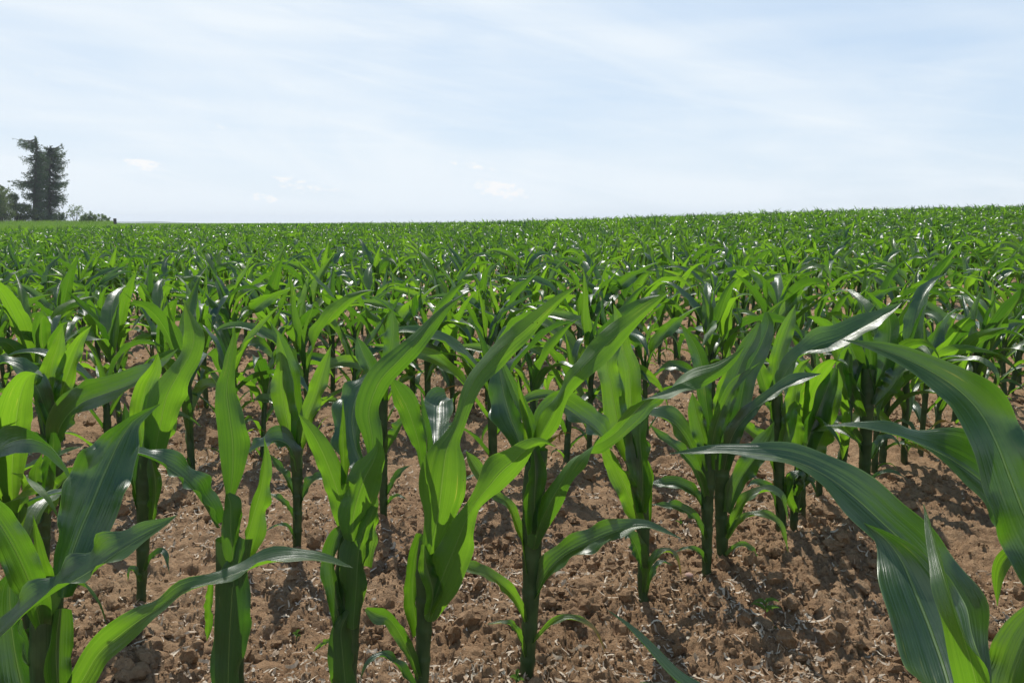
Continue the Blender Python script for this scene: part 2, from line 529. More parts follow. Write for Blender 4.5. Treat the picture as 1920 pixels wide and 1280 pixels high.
# ------------------------------------------------------------------ maize
def resample(pts, n, extra=()):
    """Catmull-Rom through pts, n points evenly spaced along it; extra arrays are carried along"""
    pts = np.asarray(pts, float)
    cols = [pts] + [np.asarray(e, float).reshape(len(pts), -1) for e in extra]
    D = np.hstack(cols)
    k = len(D)
    Dp = np.vstack([2 * D[0] - D[1], D, 2 * D[-1] - D[-2]])
    outp = []
    for i in range(k - 1):
        p0, p1, p2, p3 = Dp[i], Dp[i + 1], Dp[i + 2], Dp[i + 3]
        for s in np.linspace(0, 1, 14, endpoint=False):
            outp.append(0.5 * ((2 * p1) + (-p0 + p2) * s + (2 * p0 - 5 * p1 + 4 * p2 - p3) * s * s + (-p0 + 3 * p1 - 3 * p2 + p3) * s ** 3))
    outp.append(D[-1])
    outp = np.array(outp)
    L = np.concatenate([[0], np.cumsum(np.linalg.norm(np.diff(outp[:, :3], axis=0), axis=1))])
    q = np.linspace(0, L[-1], n)
    Rz = np.stack([np.interp(q, L, outp[:, c]) for c in range(outp.shape[1])], 1)
    return Rz, L[-1]


def ribbon(C, Wd, N, curl, length, m=9, ruffle=0.10, freq=4.0, rng=None, vfold=0.33):
    """leaf blade: centre line C, half width Wd, upper-side normal N, cross-section arc angle curl"""
    n = len(C)
    T = norm(np.gradient(C, axis=0))
    N = norm(N - (N * T).sum(1, keepdims=True) * T)
    B = np.cross(T, N)
    tt = np.linspace(-1, 1, m)
    S = np.linspace(0, 1, n)[:, None]
    ph = rng.uniform(0, 6.28, 4)
    cu = np.maximum(np.abs(curl), 0.02)[:, None]
    w = Wd[:, None]
    Rr = w / cu
    x = Rr * np.sin(cu * tt[None])
    z = Rr * (1 - np.cos(cu * tt[None])) * np.sign(curl + 1e-9)[:, None]
    z = z + vfold * np.abs(tt)[None] * w
    rf = np.where(tt[None] > 0, np.sin(2 * PI * freq * S + ph[0] + 1.3 * np.sin(7 * S + ph[2])),
                  np.sin(2 * PI * freq * 1.13 * S + ph[1] + 1.3 * np.sin(6 * S + ph[3])))
    env = np.clip(S * 5 - 0.4, 0, 1) * np.clip((1 - S) * 3, 0, 1)
    env = env * np.clip(0.55 + 0.75 * np.sin(2 * PI * 1.3 * S + ph[1]) * np.sin(2 * PI * 0.7 * S + ph[2] + 1.0 * np.sign(tt[None])), 0.08, 1.3)
    z = z + ruffle * w * np.abs(tt)[None] ** 2.2 * rf * env
    Vv = C[:, None, :] + B[:, None, :] * x[..., None] + N[:, None, :] * z[..., None]
    uv = np.stack(np.broadcast_arrays((tt[None] + 1) / 2, S * length), -1).reshape(-1, 2)
    return Vv.reshape(-1, 3), grid_faces(n, m), uv


def fix_faces(F):
    return F


def blade(az, z0, L, wmax, el0, el1, rad, rng, n=26, m=9, drift=0.0, twist=0.0, bendp=1.5, roll_up=0.22, axis=(0, 0), ruffle=0.12):
    """a maize leaf growing out of the stalk at height z0 towards azimuth az"""
    s = np.linspace(0, 1, n)
    elv = np.radians(el0 + (el1 - el0) * s ** bendp + 9 * np.sin(s * rng.uniform(5, 10) + rng.uniform(0, 6)) * s)
    a = az + drift * s ** 1.5
    d = np.stack([np.cos(a), np.sin(a), np.zeros(n)], 1)
    step = d * np.cos(elv)[:, None] + np.array([0, 0, 1.0]) * np.sin(elv)[:, None]
    C = np.cumsum(step, 0) * L / n
    C = C - C[0] + np.array([axis[0] + rad * math.cos(az), axis[1] + rad * math.sin(az), z0])
    N = -d * np.sin(elv)[:, None] + np.array([0, 0, 1.0]) * np.cos(elv)[:, None]
    T = norm(step)
    B = np.cross(T, N)
    tw = twist * smoothstep(0.15, 0.9, s)
    N = N * np.cos(tw)[:, None] + B * np.sin(tw)[:, None]
    pk = 0.36
    w0 = max(0.40, min(0.95, 2.3 * rad / wmax))
    up = w0 + (1 - w0) * smoothstep(0, pk, s)
    dn = 1 - np.clip((s - pk) / (1 - pk), 0, 1) ** 1.5
    Wd = wmax * 0.5 * np.minimum(up, 1) * np.clip(dn, 0.0, 1) + 0.0004
    curl = 2.3 * np.exp(-s * L / 0.035) + roll_up + 0.25 * np.exp(-((s - 0.9) / 0.15) ** 2)
    return ribbon(C, Wd, N, curl, L, m, ruffle, rng.uniform(3.0, 6.0) * max(L / 0.5, 0.5), rng)


def stalk_geo(axis_pts, radii, sides=14, nodes=(), rings=40, v0=0.0):
    Rz, L = resample(axis_pts, rings, (radii,))
    C, r = Rz[:, :3], Rz[:, 3]
    s = np.linspace(0, L, rings)
    for nd in nodes:                       # the collar of each sheath stands a little proud
        r = r + 0.0007 * np.exp(-((s - nd) / 0.004) ** 2) + 0.0013 * np.exp(-np.clip(nd - s, 0, None) / 0.03) * (s < nd)
    T = norm(np.gradient(C, axis=0))
    X_ = norm(np.cross(T, np.array([0.3, 1, 0.05])))
    Y_ = np.cross(T, X_)
    th = np.linspace(0, 2 * PI, sides + 1)
    Vv = C[:, None] + r[:, None, None] * (X_[:, None] * np.cos(th)[None, :, None] + 0.86 * Y_[:, None] * np.sin(th)[None, :, None])
    uv = np.stack(np.broadcast_arrays(th[None] / (2 * PI), (s + v0)[:, None]), -1).reshape(-1, 2)
    return Vv.reshape(-1, 3), grid_faces(rings, sides + 1)[:, ::-1], uv


def plant_parts(seed, n=26, m=9, small=True, sides=14, rings=40, scale=1.0, wind=(1.0, 0.10)):
    """returns [(part name, V, F, uv, old?)] of one maize plant about 0.62 m tall"""
    rng = np.random.default_rng(seed)
    top = rng.uniform(0.30, 0.37)
    lean = rng.uniform(-0.02, 0.02, 2)
    r0 = rng.uniform(0.0105, 0.0138)
    az0 = rng.uniform(0, 2 * PI)
    spec = [  # height share, length, width, start elevation, end elevation
        (0.10, .13, .012, 58, -45, 1), (0.21, .20, .019, 62, -50, 1), (0.36, .31, .032, 64, -45, 0),
        (0.54, .38, .044, 62, -55, 0), (0.70, .43, .056, 66, -48, 0), (0.82, .46, .066, 70, -38, 0),
        (0.90, .45, .068, 74, -22, 0), (0.96, .38, .054, 79, 22, 0), (1.0, .27, .030, 86, 66, 0)]
    if not small:
        spec = spec[2:]
    res = []
    nodes = [z * top for z, *_ in spec]
    ax = [(lean[0] * q, lean[1] * q, top * 1.06 * q) for q in (-0.06, 0.3, 0.65, 1.0)]
    Vv, Ff, uv = stalk_geo(ax, [r0 * 1.05, r0, r0 * .98, r0 * .62], sides, nodes, rings)
    res.append(('stalk', Vv, Ff, uv, False))
    for i, (zs, L, w, e0, e1, old) in enumerate(spec):
        a = az0 + PI * i + rng.normal(0, 0.38)
        L = L * rng.uniform(0.85, 1.15)
        w = w * rng.uniform(0.88, 1.18)
        e0 += rng.normal(0, 5)
        e1 += rng.normal(0, 28)
        # leaves lean with the breeze, from left to right
        side = math.cos(a)
        drift = -side * 0 + wind[1] * 3.0 * (-math.sin(a)) + rng.normal(0, 0.30)
        e1 += -10 * side if zs > .5 else 0
        tw = rng.normal(0, 0.6) if rng.random() < .5 else rng.normal(0, 1.7)
        z0 = zs * top
        q = z0 / (top * 1.06)
        roll = 0.20 + (1.0 if i == len(spec) - 1 else 0) + (0.35 if i == len(spec) - 2 else 0) + rng.uniform(0, .25)
        Vv, Ff, uv = blade(a, z0 - 0.012, L, w, min(e0, 88), e1, r0 * (1.0 - 0.35 * zs), rng, n, m, drift, tw,
                           rng.uniform(1.1, 2.1), roll, (lean[0] * q, lean[1] * q), rng.uniform(.16, .42))
        res.append(('leaf', Vv, Ff, uv, bool(old)))
    return res


def in_view(x, y, marg=120, z=0.4):
    u, v, t = proj((x, y, z + float(land(x, y))))
    return t > 0.2 and -marg < u < 1920 + marg, u, t


ORD = ['first', 'second', 'third', 'fourth', 'fifth', 'sixth', 'seventh', 'eighth', 'ninth', 'tenth', 'eleventh', 'twelfth',
       'thirteenth', 'fourteenth', 'fifteenth', 'sixteenth', 'seventeenth', 'eighteenth', 'nineteenth', 'twentieth']
ROW_OFF = 1.24
ROW_STEP = 0.75 * math.sqrt(2)
GROUP = 'young maize plants standing in diagonal rows'

# ---- foreground plants, leaf by leaf -------------------------------------------------
# every leaf: [(u, v, visible width px), ...] seen along the line of sight, depth offsets, roll, options


def traced_leaf(root, rootpos, t0, pts, dd=(0, 0), roll=(0, 0), rng=None, curl=0.25, wrap=1.2, n=40, m=11, mat=None, ruffle=.42, name='leaf', freq=4.2):
    k = len(pts)
    q = np.linspace(0, 1, k)
    px = np.array([(u, v) for u, v, _ in pts], float)
    sl_ = np.concatenate([[0], np.cumsum(np.linalg.norm(np.diff(px, axis=0), axis=1))])
    q = sl_ / sl_[-1]
    ddv = np.interp(q, np.linspace(0, 1, len(dd)), dd)
    rl = np.interp(q, np.linspace(0, 1, len(roll)), roll)
    y0 = rootpos[1]
    tv = np.array([y0 / (math.cos(PITCH) - (v - 640) / FPX * math.sin(PITCH)) for _, v, _ in pts]) + ddv
    C = np.array([P(u, v, d_) for (u, v, _), d_ in zip(pts, tv)])
    wd = np.array([w for *_, w in pts]) * tv / FPX / 2 / np.maximum(np.abs(np.cos(np.radians(rl))), .72) * .93
    Rz, L = resample(C, n, (wd, rl))
    C, wd, rl = Rz[:, :3], np.maximum(Rz[:, 3], .0004), np.radians(Rz[:, 4])
    sq = np.linspace(0, 1, n)
    rl = rl + R(11) * np.sin(2 * PI * rng.uniform(1.0, 1.9) * sq + rng.uniform(0, 6.28)) * np.clip(sq * 4, 0, 1)
    wd = wd * (1 + .03 * np.sin(2 * PI * rng.uniform(2.2, 4) * sq + rng.uniform(0, 6.28)) * np.clip(sq * 4, 0, 1))
    T = norm(np.gradient(C, axis=0))
    E = norm(CAMP - C)
    E = norm(E - (E * T).sum(1, keepdims=True) * T)
    U = np.cross(T, E)
    N = E * np.cos(rl)[:, None] + U * np.sin(rl)[:, None]
    s = np.linspace(0, 1, n)
    cu = wrap * np.exp(-s * L / 0.05) + curl
    Vv, Ff, uv = ribbon(C - np.array(rootpos), wd, N, cu, L, m, ruffle, freq, rng)
    return obj(name, mesh_np(name, Vv, Ff, mat or M_LEAF, uv), root)


def hero(xy, label, stalk, leaves, seed, t0=None):
    x, y = xy
    z = float(land(x, y))
    root = empty('maize_plant', (x, y, z))
    tag(root, label, 'maize plant', GROUP)
    rng = np.random.default_rng(seed)
    t_ = y * math.cos(PITCH) + (CAM_H - z) * math.sin(PITCH)
    # stalk: list of (u, v, width px) from low to high; t of each from height
    pts, rad = [], []
    for (u, v, w) in stalk:
        tt = y / (math.cos(PITCH) - (v - 640) / FPX * math.sin(PITCH))
        pts.append(P(u, v, tt) - np.array((x, y, z)))
        rad.append(w * tt / FPX / 2)
    if pts[0][2] > 0.0:
        pts.insert(0, np.array((0, 0, -0.03)))
        rad.insert(0, rad[0])
    pts = np.array(pts)
    Ls = np.concatenate([[0], np.cumsum(np.linalg.norm(np.diff(pts, axis=0), axis=1))])
    nodes = [Ls[-1] * f for f in (.16, .30, .44, .58, .72, .84)]
    Vv, Ff, uv = stalk_geo(pts, rad, 20, nodes, 90)
    obj('stalk', mesh_np('stalk', Vv, Ff, M_STALK, uv), root)
    for lf in leaves:
        pts, dd, roll, kw = (list(lf) + [{}])[:4]
        tm = y / (math.cos(PITCH) - (min(max(pts[0][1], 500), 1280) - 640) / FPX * math.sin(PITCH))
        kw = dict(kw)
        if kw.pop('old', 0):
            kw['mat'] = M_OLD
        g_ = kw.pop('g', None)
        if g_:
            kw['mat'] = {'thin': M_LIT, 'half': M_HALFLIT, 'thick': M_SHADED}[g_]  # thin picks the painted sunlit leaf copy, thick the painted shaded one
        traced_leaf(root, (x, y, z), tm, pts, dd, roll, rng, **kw)
    return root


def G(u, v):
    b = (v - 640) / FPX
    tt = CAM_H / (math.sin(PITCH) + b * math.cos(PITCH))
    p = P(u, v, tt)
    return float(p[0]), float(p[1])


# left edge plant, nearest of the front row
hero((-0.492, 0.748), 'maize plant in the lower left corner with a wide grey-green upright leaf',
     [(92, 1400, 60), (90, 1300, 60), (88, 1220, 62), (88, 1150, 58), (95, 1090, 50)],
     [([(118, 1120, 40), (128, 1060, 80), (148, 1000, 104), (172, 945, 116), (195, 890, 108), (220, 835, 78), (245, 795, 34), (268, 776, 18), (300, 757, 0)], (-.05, .02, .10), (10, -5, 20), dict(g='thick', curl=.3)),
      ([(-60, 1235, 20), (-10, 1200, 30), (50, 1145, 48), (110, 1105, 66), (165, 1073, 70), (220, 1036, 58), (270, 1005, 40), (310, 982, 18), (332, 966, 0)], (-.09, -.07, -.04), (-62, -50), dict(g='half', curl=.35, wrap=.3)),
      ([(75, 1170, 40), (62, 1110, 60), (38, 1050, 66), (5, 990, 60), (-30, 945, 42), (-75, 915, 16)], (-.02, -.05), (15, -10), dict(g='half', curl=.3)),
      ([(88, 1150, 30), (80, 1080, 44), (70, 1030, 28), (62, 965, 0)], (.015, .02), (20, 10), dict(g='thin', curl=.9)),
      ([(70, 1400, 50), (45, 1300, 80), (25, 1200, 74), (18, 1110, 56), (25, 1070, 10)], (-.01, .02), (-35, -20), dict(g='thick', curl=.7)),
      ([(110, 1400, 40), (108, 1300, 60), (105, 1210, 60), (112, 1140, 40)], (-.03, -.01), (15, 15), dict(curl=1.1)),
      ([(120, 1330, 34), (155, 1275, 50), (185, 1225, 54), (225, 1190, 56), (265, 1160, 46), (300, 1138, 26), (345, 1108, 30), (395, 1092, 26), (440, 1076, 32), (500, 1055, 38), (560, 1046, 35), (612, 1052, 22), (662, 1064, 0)], (-.02, -.02, .05), (10, -15, -55, -50, -45), dict(g='thin', curl=.3, wrap=.4)),
      ([(60, 1260, 30), (20, 1160, 50), (-20, 1080, 50), (-60, 1040, 20)], (.02, .08), (-20, -60))], 1)

hero((-0.349, 0.89), 'maize plant with one tall blade standing straight up, second from left in front',
     [(436, 1400, 50), (434, 1280, 46), (432, 1180, 48), (428, 1080, 46), (424, 1010, 40)],
     [([(430, 935, 24), (436, 885, 52), (436, 830, 63), (430, 780, 56), (425, 732, 38), (432, 685, 27), (438, 645, 14), (440, 610, 0)], (.0, .0, .01), (176, 192), dict(g='half', curl=.3)),
      ([(438, 1100, 46), (436, 1040, 46), (432, 985, 44), (432, 945, 42), (426, 925, 10)], (-.035, -.02), (180, 170), dict(g='half', curl=.8)),
      ([(430, 1400, 40), (428, 1290, 62), (430, 1200, 78), (434, 1130, 76), (438, 1080, 60), (450, 1045, 40), (458, 1010, 30)], (-.045, -.03), (188, 170), dict(curl=.7)),
      ([(452, 1060, 26), (465, 1005, 44), (477, 960, 40), (490, 915, 26), (496, 865, 18), (495, 820, 0)], (-.01, .0), (25, 45), dict(g='thin', curl=.4)),
      ([(405, 985, 26), (385, 950, 40), (352, 905, 46), (312, 874, 44), (272, 856, 32), (235, 846, 4)], (.0, -.02, -.05), (50, 62), dict(g='thick', curl=.3)),
      ([(398, 1090, 14), (394, 1130, 18), (392, 1180, 12), (388, 1200, 0)], (.0, .02), (20, 20))], 2)

hero((-0.228, 1.01), 'maize plant with a cupped yellow-green leaf and a twisted leaf arching right',
     [(645, 1400, 46), (646, 1280, 44), (648, 1190, 50), (652, 1100, 50), (656, 1030, 46), (658, 980, 36)],
     [([(655, 1010, 30), (640, 945, 48), (622, 890, 48), (602, 842, 40), (582, 806, 26), (560, 776, 0)], (.0, -.03), (188, 168), dict(g='thin')),
      ([(660, 1015, 50), (664, 960, 76), (680, 905, 72), (700, 865, 44), (708, 840, 20), (706, 820, 0)], (-.03, -.04), (190, 160), dict(g='thin', curl=.5)),
      ([(690, 890, 30), (668, 840, 54), (660, 785, 56), (672, 738, 44), (700, 705, 16), (730, 690, 4)], (.01, .12), (-25, -50), dict(g='thick', curl=.3)),
      ([(705, 900, 26), (698, 820, 42), (692, 770, 54), (712, 715, 52), (748, 675, 46), (782, 640, 40), (812, 605, 26), (845, 570, 12), (885, 543, 0)], (.0, .0, .03), (165, 200, 150), dict(g='half', curl=.3)),
      ([(643, 905, 26), (643, 850, 26), (642, 800, 14), (643, 748, 0)], (.0, .0), (10, 10), dict(g='thin', curl=1.0)),
      ([(642, 1190, 24), (628, 1110, 34), (622, 1060, 34), (630, 1010, 30), (650, 985, 12)], (-.02, .0), (-20, -30), dict(curl=.8)),
      ([(662, 1180, 40), (668, 1100, 60), (672, 1040, 66), (680, 1000, 44), (705, 950, 16)], (-.035, -.02), (190, 200), dict(curl=.7)),
      ([(655, 1400, 40), (648, 1290, 56), (642, 1220, 56), (640, 1180, 40), (655, 1145, 14)], (-.04, -.03), (180, 190), dict(curl=.7)),
      ([(640, 1200, 6), (617, 1203, 10), (600, 1212, 8), (587, 1221, 0)], (-.02, -.02), (40, 40)),
      ([(680, 1060, 30), (690, 1000, 26), (696, 940, 20), (700, 900, 0)], (.0, .02), (30, 40))], 3)

hero((-0.136, 1.10), 'maize plant with the big speckled yellow-green leaf turned to the camera',
     [(788, 1400, 26), (790, 1290, 26), (795, 1180, 27), (798, 1120, 34), (802, 1060, 44), (806, 1010, 40)],
     [([(800, 1070, 34), (812, 1010, 50), (820, 974, 70), (825, 935, 96), (831, 886, 91), (836, 848, 68), (845, 822, 38), (857, 799, 26), (866, 772, 24), (876, 742, 31), (891, 710, 41), (914, 681, 46), (944, 652, 46), (978, 624, 41), (1016, 590, 30), (1050, 560, 18), (1087, 534, 0)], (-.02, -.05, .0, .06), (183, 178, 150, 185, 196), dict(g='thin', curl=.22, freq=4, n=60)),
      ([(802, 1165, 40), (824, 1095, 72), (850, 1032, 68), (868, 988, 46), (885, 952, 30), (904, 926, 38), (922, 905, 54), (942, 882, 60), (970, 858, 50), (993, 836, 28), (1016, 827, 12), (1041, 837, 0)], (-.03, -.09), (172, 160, 205, 190), dict(g='thin', curl=.25, n=50)),
      ([(824, 880, 40), (822, 830, 50), (822, 792, 58), (822, 764, 60), (826, 750, 52), (838, 744, 30)], (.02, .10, .19), (0, -12), dict(g='thick', curl=.35)),
      ([(797, 900, 12), (790, 860, 20), (783, 822, 34), (765, 768, 46), (746, 732, 36), (733, 708, 0)], (.03, .0), (175, 165), dict(g='half')),
      ([(806, 870, 12), (803, 835, 16), (797, 795, 15), (792, 760, 8), (788, 728, 0)], (.02, .02), (30, 30), dict(ruffle=.1)),
      ([(785, 1270, 14), (770, 1228, 22), (752, 1190, 30), (730, 1160, 24), (708, 1152, 34), (686, 1140, 8)], (-.01, -.04), (15, -25), dict(g='half')),
      ([(778, 1290, 10), (745, 1248, 20), (715, 1230, 13), (690, 1243, 9), (672, 1285, 0)], (-.02, -.06), (50, 60), dict(old=1)),
      ([(784, 1190, 34), (774, 1120, 36), (778, 1050, 34), (790, 1000, 20)], (.02, .03), (-15, -10), dict(g='half', curl=1.0)),
      ([(806, 1150, 30), (812, 1110, 44), (800, 1060, 40), (792, 1020, 10)], (-.035, -.03), (-10, 10), dict(curl=.8))], 4)

hero(G(990, 1255), 'maize plant in the middle on a bare dark stalk, long leaves arching right',
     [(988, 1262, 24), (990, 1230, 26), (995, 1130, 30), (998, 1010, 36), (1002, 900, 42), (1010, 840, 36)],
     [([(1000, 870, 24), (1012, 822, 36), (1028, 790, 44), (1043, 762, 28), (1054, 738, 22), (1070, 712, 34), (1092, 689, 45), (1123, 658, 51), (1150, 634, 48), (1188, 601, 36), (1224, 571, 20), (1257, 545, 0)], (.0, -.04, .03), (180, 150, 190, 200), dict(g='thin', n=50)),
      ([(1000, 850, 22), (990, 800, 28), (968, 740, 22), (948, 695, 12), (938, 665, 0)], (.01, .02), (20, 30), dict(ruffle=.2)),
      ([(1000, 1030, 36), (1012, 985, 44), (1030, 945, 46), (1055, 900, 36), (1078, 862, 34), (1105, 840, 40), (1135, 824, 32), (1160, 805, 34), (1190, 772, 40), (1215, 747, 28), (1250, 730, 44), (1300, 708, 46), (1345, 693, 30), (1375, 672, 16), (1395, 650, 0)], (-.03, -.08, -.04), (190, 185, 175, 120, 30, 15, 60, 150, 190, 205), dict(g='half', curl=.25, n=70)),
      ([(990, 870, 30), (974, 825, 42), (959, 788, 58), (948, 750, 58), (940, 715, 42), (935, 688, 20), (930, 665, 0)], (.0, .10), (-15, -25), dict(g='thick', curl=.5)),
      ([(1000, 880, 26), (985, 800, 22), (975, 740, 10), (970, 700, 0)], (.0, .0), (10, 10), dict(curl=1.1)),
      ([(1008, 825, 20), (1020, 775, 30), (1050, 760, 44), (1088, 783, 52), (1122, 810, 44), (1148, 842, 0)], (.02, .08), (-25, -50), dict(g='half')),
      ([(990, 1075, 12), (985, 1030, 16), (970, 985, 20), (952, 945, 18), (925, 925, 18), (900, 890, 24), (884, 865, 20), (873, 845, 0)], (-.01, .03), (15, 40)),
      ([(985, 1165, 10), (965, 1120, 20), (927, 1086, 24), (885, 1068, 26), (848, 1057, 0)], (-.01, -.05), (20, 45)),
      ([(1003, 1120, 16), (1025, 1075, 38), (1060, 1040, 40), (1110, 1015, 44), (1160, 995, 34), (1215, 987, 18), (1283, 1012, 0)], (-.01, -.06), (-30, -45), dict(g='half', curl=.3)),
      ([(1000, 1205, 8), (1038, 1166, 11), (1075, 1160, 12), (1113, 1180, 10), (1138, 1230, 0)], (-.01, -.05), (-40, -60), dict(old=1)),
      ([(984, 1230, 9), (970, 1185, 11), (950, 1168, 10), (915, 1170, 4)], (-.01, -.03), (30, 60), dict(old=1)),
      ([(1000, 1000, 44), (1002, 940, 50), (1004, 885, 48), (1000, 840, 20)], (-.03, -.015), (-10, 10), dict(curl=1.1))], 5)

hero(G(1207, 1130), 'maize plant with two upright leaves side by side, just left of the paired stalks',
     [(1208, 1136, 14), (1205, 1100, 17), (1206, 1000, 22), (1198, 920, 30), (1188, 850, 36)],
     [([(1178, 860, 40), (1158, 790, 48), (1145, 720, 46), (1138, 680, 40), (1155, 640, 30), (1170, 610, 0)], (-.01, .02), (15, -10), dict(g='thin')),
      ([(1192, 860, 36), (1185, 780, 50), (1180, 700, 44), (1168, 655, 34), (1160, 600, 20), (1150, 570, 0)], (.0, .03), (-10, 10), dict(g='thin')),
      ([(1205, 960, 34), (1205, 880, 52), (1200, 820, 50), (1205, 780, 30), (1235, 740, 12)], (-.03, -.01), (-10, -20), dict(g='half', curl=.6)),
      ([(1198, 975, 30), (1180, 930, 44), (1160, 885, 40), (1140, 850, 24), (1130, 830, 0)], (-.02, -.05), (0, -20), dict(g='thin')),
      ([(1205, 1065, 20), (1193, 1025, 32), (1180, 1005, 22), (1172, 1010, 0)], (-.02, -.04), (20, 30)),
      ([(1210, 1110, 10), (1218, 1060, 16), (1242, 1036, 14), (1266, 1042, 10), (1279, 1088, 0)], (-.01, -.04), (-30, -60), dict(old=1)),
      ([(1212, 1120, 8), (1222, 1080, 12), (1240, 1055, 10), (1262, 1060, 0)], (.0, .02), (-30, -60)),
      ([(1210, 990, 20), (1215, 940, 16), (1212, 880, 20), (1206, 850, 0)], (.02, .03), (20, 20), dict(curl=.8))], 6)

hero(G(1325, 1075), 'left one of two maize plants standing close together right of centre',
     [(1325, 1082, 14), (1325, 1050, 17), (1326, 960, 20), (1328, 880, 24), (1330, 830, 24)],
     [([(1332, 880, 26), (1318, 820, 34), (1304, 770, 30), (1298, 735, 0)], (-.01, .01), (0, -15)),
      ([(1332, 850, 26), (1345, 790, 26), (1372, 730, 22), (1400, 700, 12), (1425, 680, 0)], (-.02, -.03), (15, -20)),
      ([(1325, 940, 18), (1300, 850, 26), (1270, 800, 34), (1240, 782, 34), (1205, 770, 20), (1180, 752, 0)], (.0, .05), (30, 60)),
      ([(1322, 930, 16), (1305, 880, 18), (1270, 840, 22), (1240, 820, 18), (1218, 795, 0)], (-.02, -.05), (25, 40)),
      ([(1322, 960, 14), (1302, 925, 20), (1270, 908, 22), (1240, 908, 18), (1210, 905, 0)], (.0, .04), (30, 50)),
      ([(1322, 1010, 10), (1305, 975, 16), (1275, 952, 18), (1250, 948, 12), (1218, 945, 0)], (-.01, -.03), (30, 45)),
      ([(1335, 840, 22), (1352, 780, 34), (1375, 720, 36), (1395, 670, 34), (1415, 635, 26), (1425, 605, 6)], (.0, -.01), (10, -40)),
      ([(1332, 810, 20), (1322, 740, 30), (1315, 680, 32), (1300, 640, 24), (1275, 605, 0)], (.02, .05), (0, -20)),
      ([(1322, 1055, 8), (1312, 1035, 10), (1290, 1028, 8), (1262, 1036, 0)], (-.01, -.02), (30, 50), dict(old=1))], 7)

hero(G(1355, 1052), 'right one of two maize plants standing close together, leaves sweeping right',
     [(1354, 1060, 18), (1354, 1020, 20), (1352, 940, 22), (1354, 870, 28), (1358, 810, 26)],
     [([(1358, 880, 30), (1372, 820, 36), (1400, 780, 30), (1440, 745, 22), (1490, 715, 24), (1540, 700, 0)], (-.02, -.04), (0, -50)),
      ([(1362, 850, 30), (1385, 770, 44), (1400, 700, 44), (1425, 650, 40), (1440, 610, 28), (1438, 585, 8)], (.0, .02), (10, -25)),
      ([(1365, 960, 20), (1385, 905, 36), (1415, 860, 40), (1440, 825, 34), (1452, 790, 0)], (-.02, -.02), (-10, -35)),
      ([(1366, 1000, 14), (1390, 950, 20), (1420, 925, 20), (1460, 925, 16), (1478, 975, 0)], (-.01, -.05), (-30, -60)),
      ([(1365, 1010, 10), (1390, 975, 14), (1430, 965, 14), (1462, 985, 12), (1478, 1035, 0)], (-.02, -.07), (-30, -60)),
      ([(1362, 1040, 8), (1385, 1022, 10), (1408, 1030, 10), (1428, 1065, 0)], (-.02, -.04), (-30, -60)),
      ([(1355, 830, 20), (1350, 760, 30), (1362, 700, 26), (1368, 650, 0)], (.02, .04), (10, 20)),
      ([(1340, 860, 10), (1345, 800, 12), (1352, 760, 12), (1360, 730, 0)], (-.02, -.02), (20, 30), dict(curl=.9))], 8)

hero(G(1465, 992), 'front row maize plant whose long twisted leaf sweeps up over its right neighbours',
     [(1465, 1000, 16), (1464, 960, 18), (1460, 880, 20), (1458, 810, 24), (1455, 740, 24)],
     [([(1440, 752, 18), (1465, 712, 26), (1490, 675, 34), (1530, 650, 40), (1575, 635, 44), (1620, 612, 42), (1655, 592, 28), (1692, 566, 0)], (-.02, -.04, .0), (-10, -50, -20), dict(g='half')),
      ([(1456, 760, 24), (1455, 700, 28), (1465, 650, 32), (1480, 605, 24), (1492, 570, 0)], (.0, .02), (5, -15), dict(g='thin')),
      ([(1460, 800, 22), (1440, 740, 30), (1428, 700, 26), (1420, 670, 0)], (.0, -.02), (20, 30)),
      ([(1462, 850, 24), (1478, 790, 30), (1488, 730, 26), (1500, 690, 18), (1520, 672, 0)], (-.02, -.01), (10, 10)),
      ([(1455, 880, 20), (1435, 830, 24), (1400, 800, 18), (1385, 775, 0)], (.0, -.03), (20, 40)),
      ([(1470, 950, 12), (1485, 900, 16), (1500, 890, 14), (1510, 920, 0)], (.0, -.03), (-30, -60)),
      ([(1460, 960, 12), (1445, 920, 14), (1420, 905, 12), (1400, 912, 0)], (.0, -.02), (30, 50))], 9)

hero(G(1488, 985), 'maize plant with tightly twisted dark leaves leaning right, in the front row',
     [(1488, 990, 12), (1490, 950, 14), (1496, 900, 18), (1502, 860, 20)],
     [([(1500, 900, 34), (1512, 840, 44), (1530, 780, 46), (1550, 730, 38), (1565, 690, 12)], (-.01, .0), (0, 20), dict(g='thick', curl=.8)),
      ([(1512, 880, 36), (1530, 820, 44), (1545, 770, 40), (1562, 720, 28), (1572, 690, 0)], (.01, .02), (20, 40), dict(curl=.6)),
      ([(1492, 860, 18), (1492, 810, 30), (1490, 775, 30), (1498, 755, 16)], (-.02, -.05), (10, -10)),
      ([(1490, 960, 14), (1478, 930, 18), (1476, 900, 16), (1482, 885, 0)], (-.02, -.04), (20, 20)),
      ([(1494, 930, 12), (1508, 905, 16), (1520, 900, 10), (1530, 905, 0)], (-.02, -.04), (-30, -40))], 10)

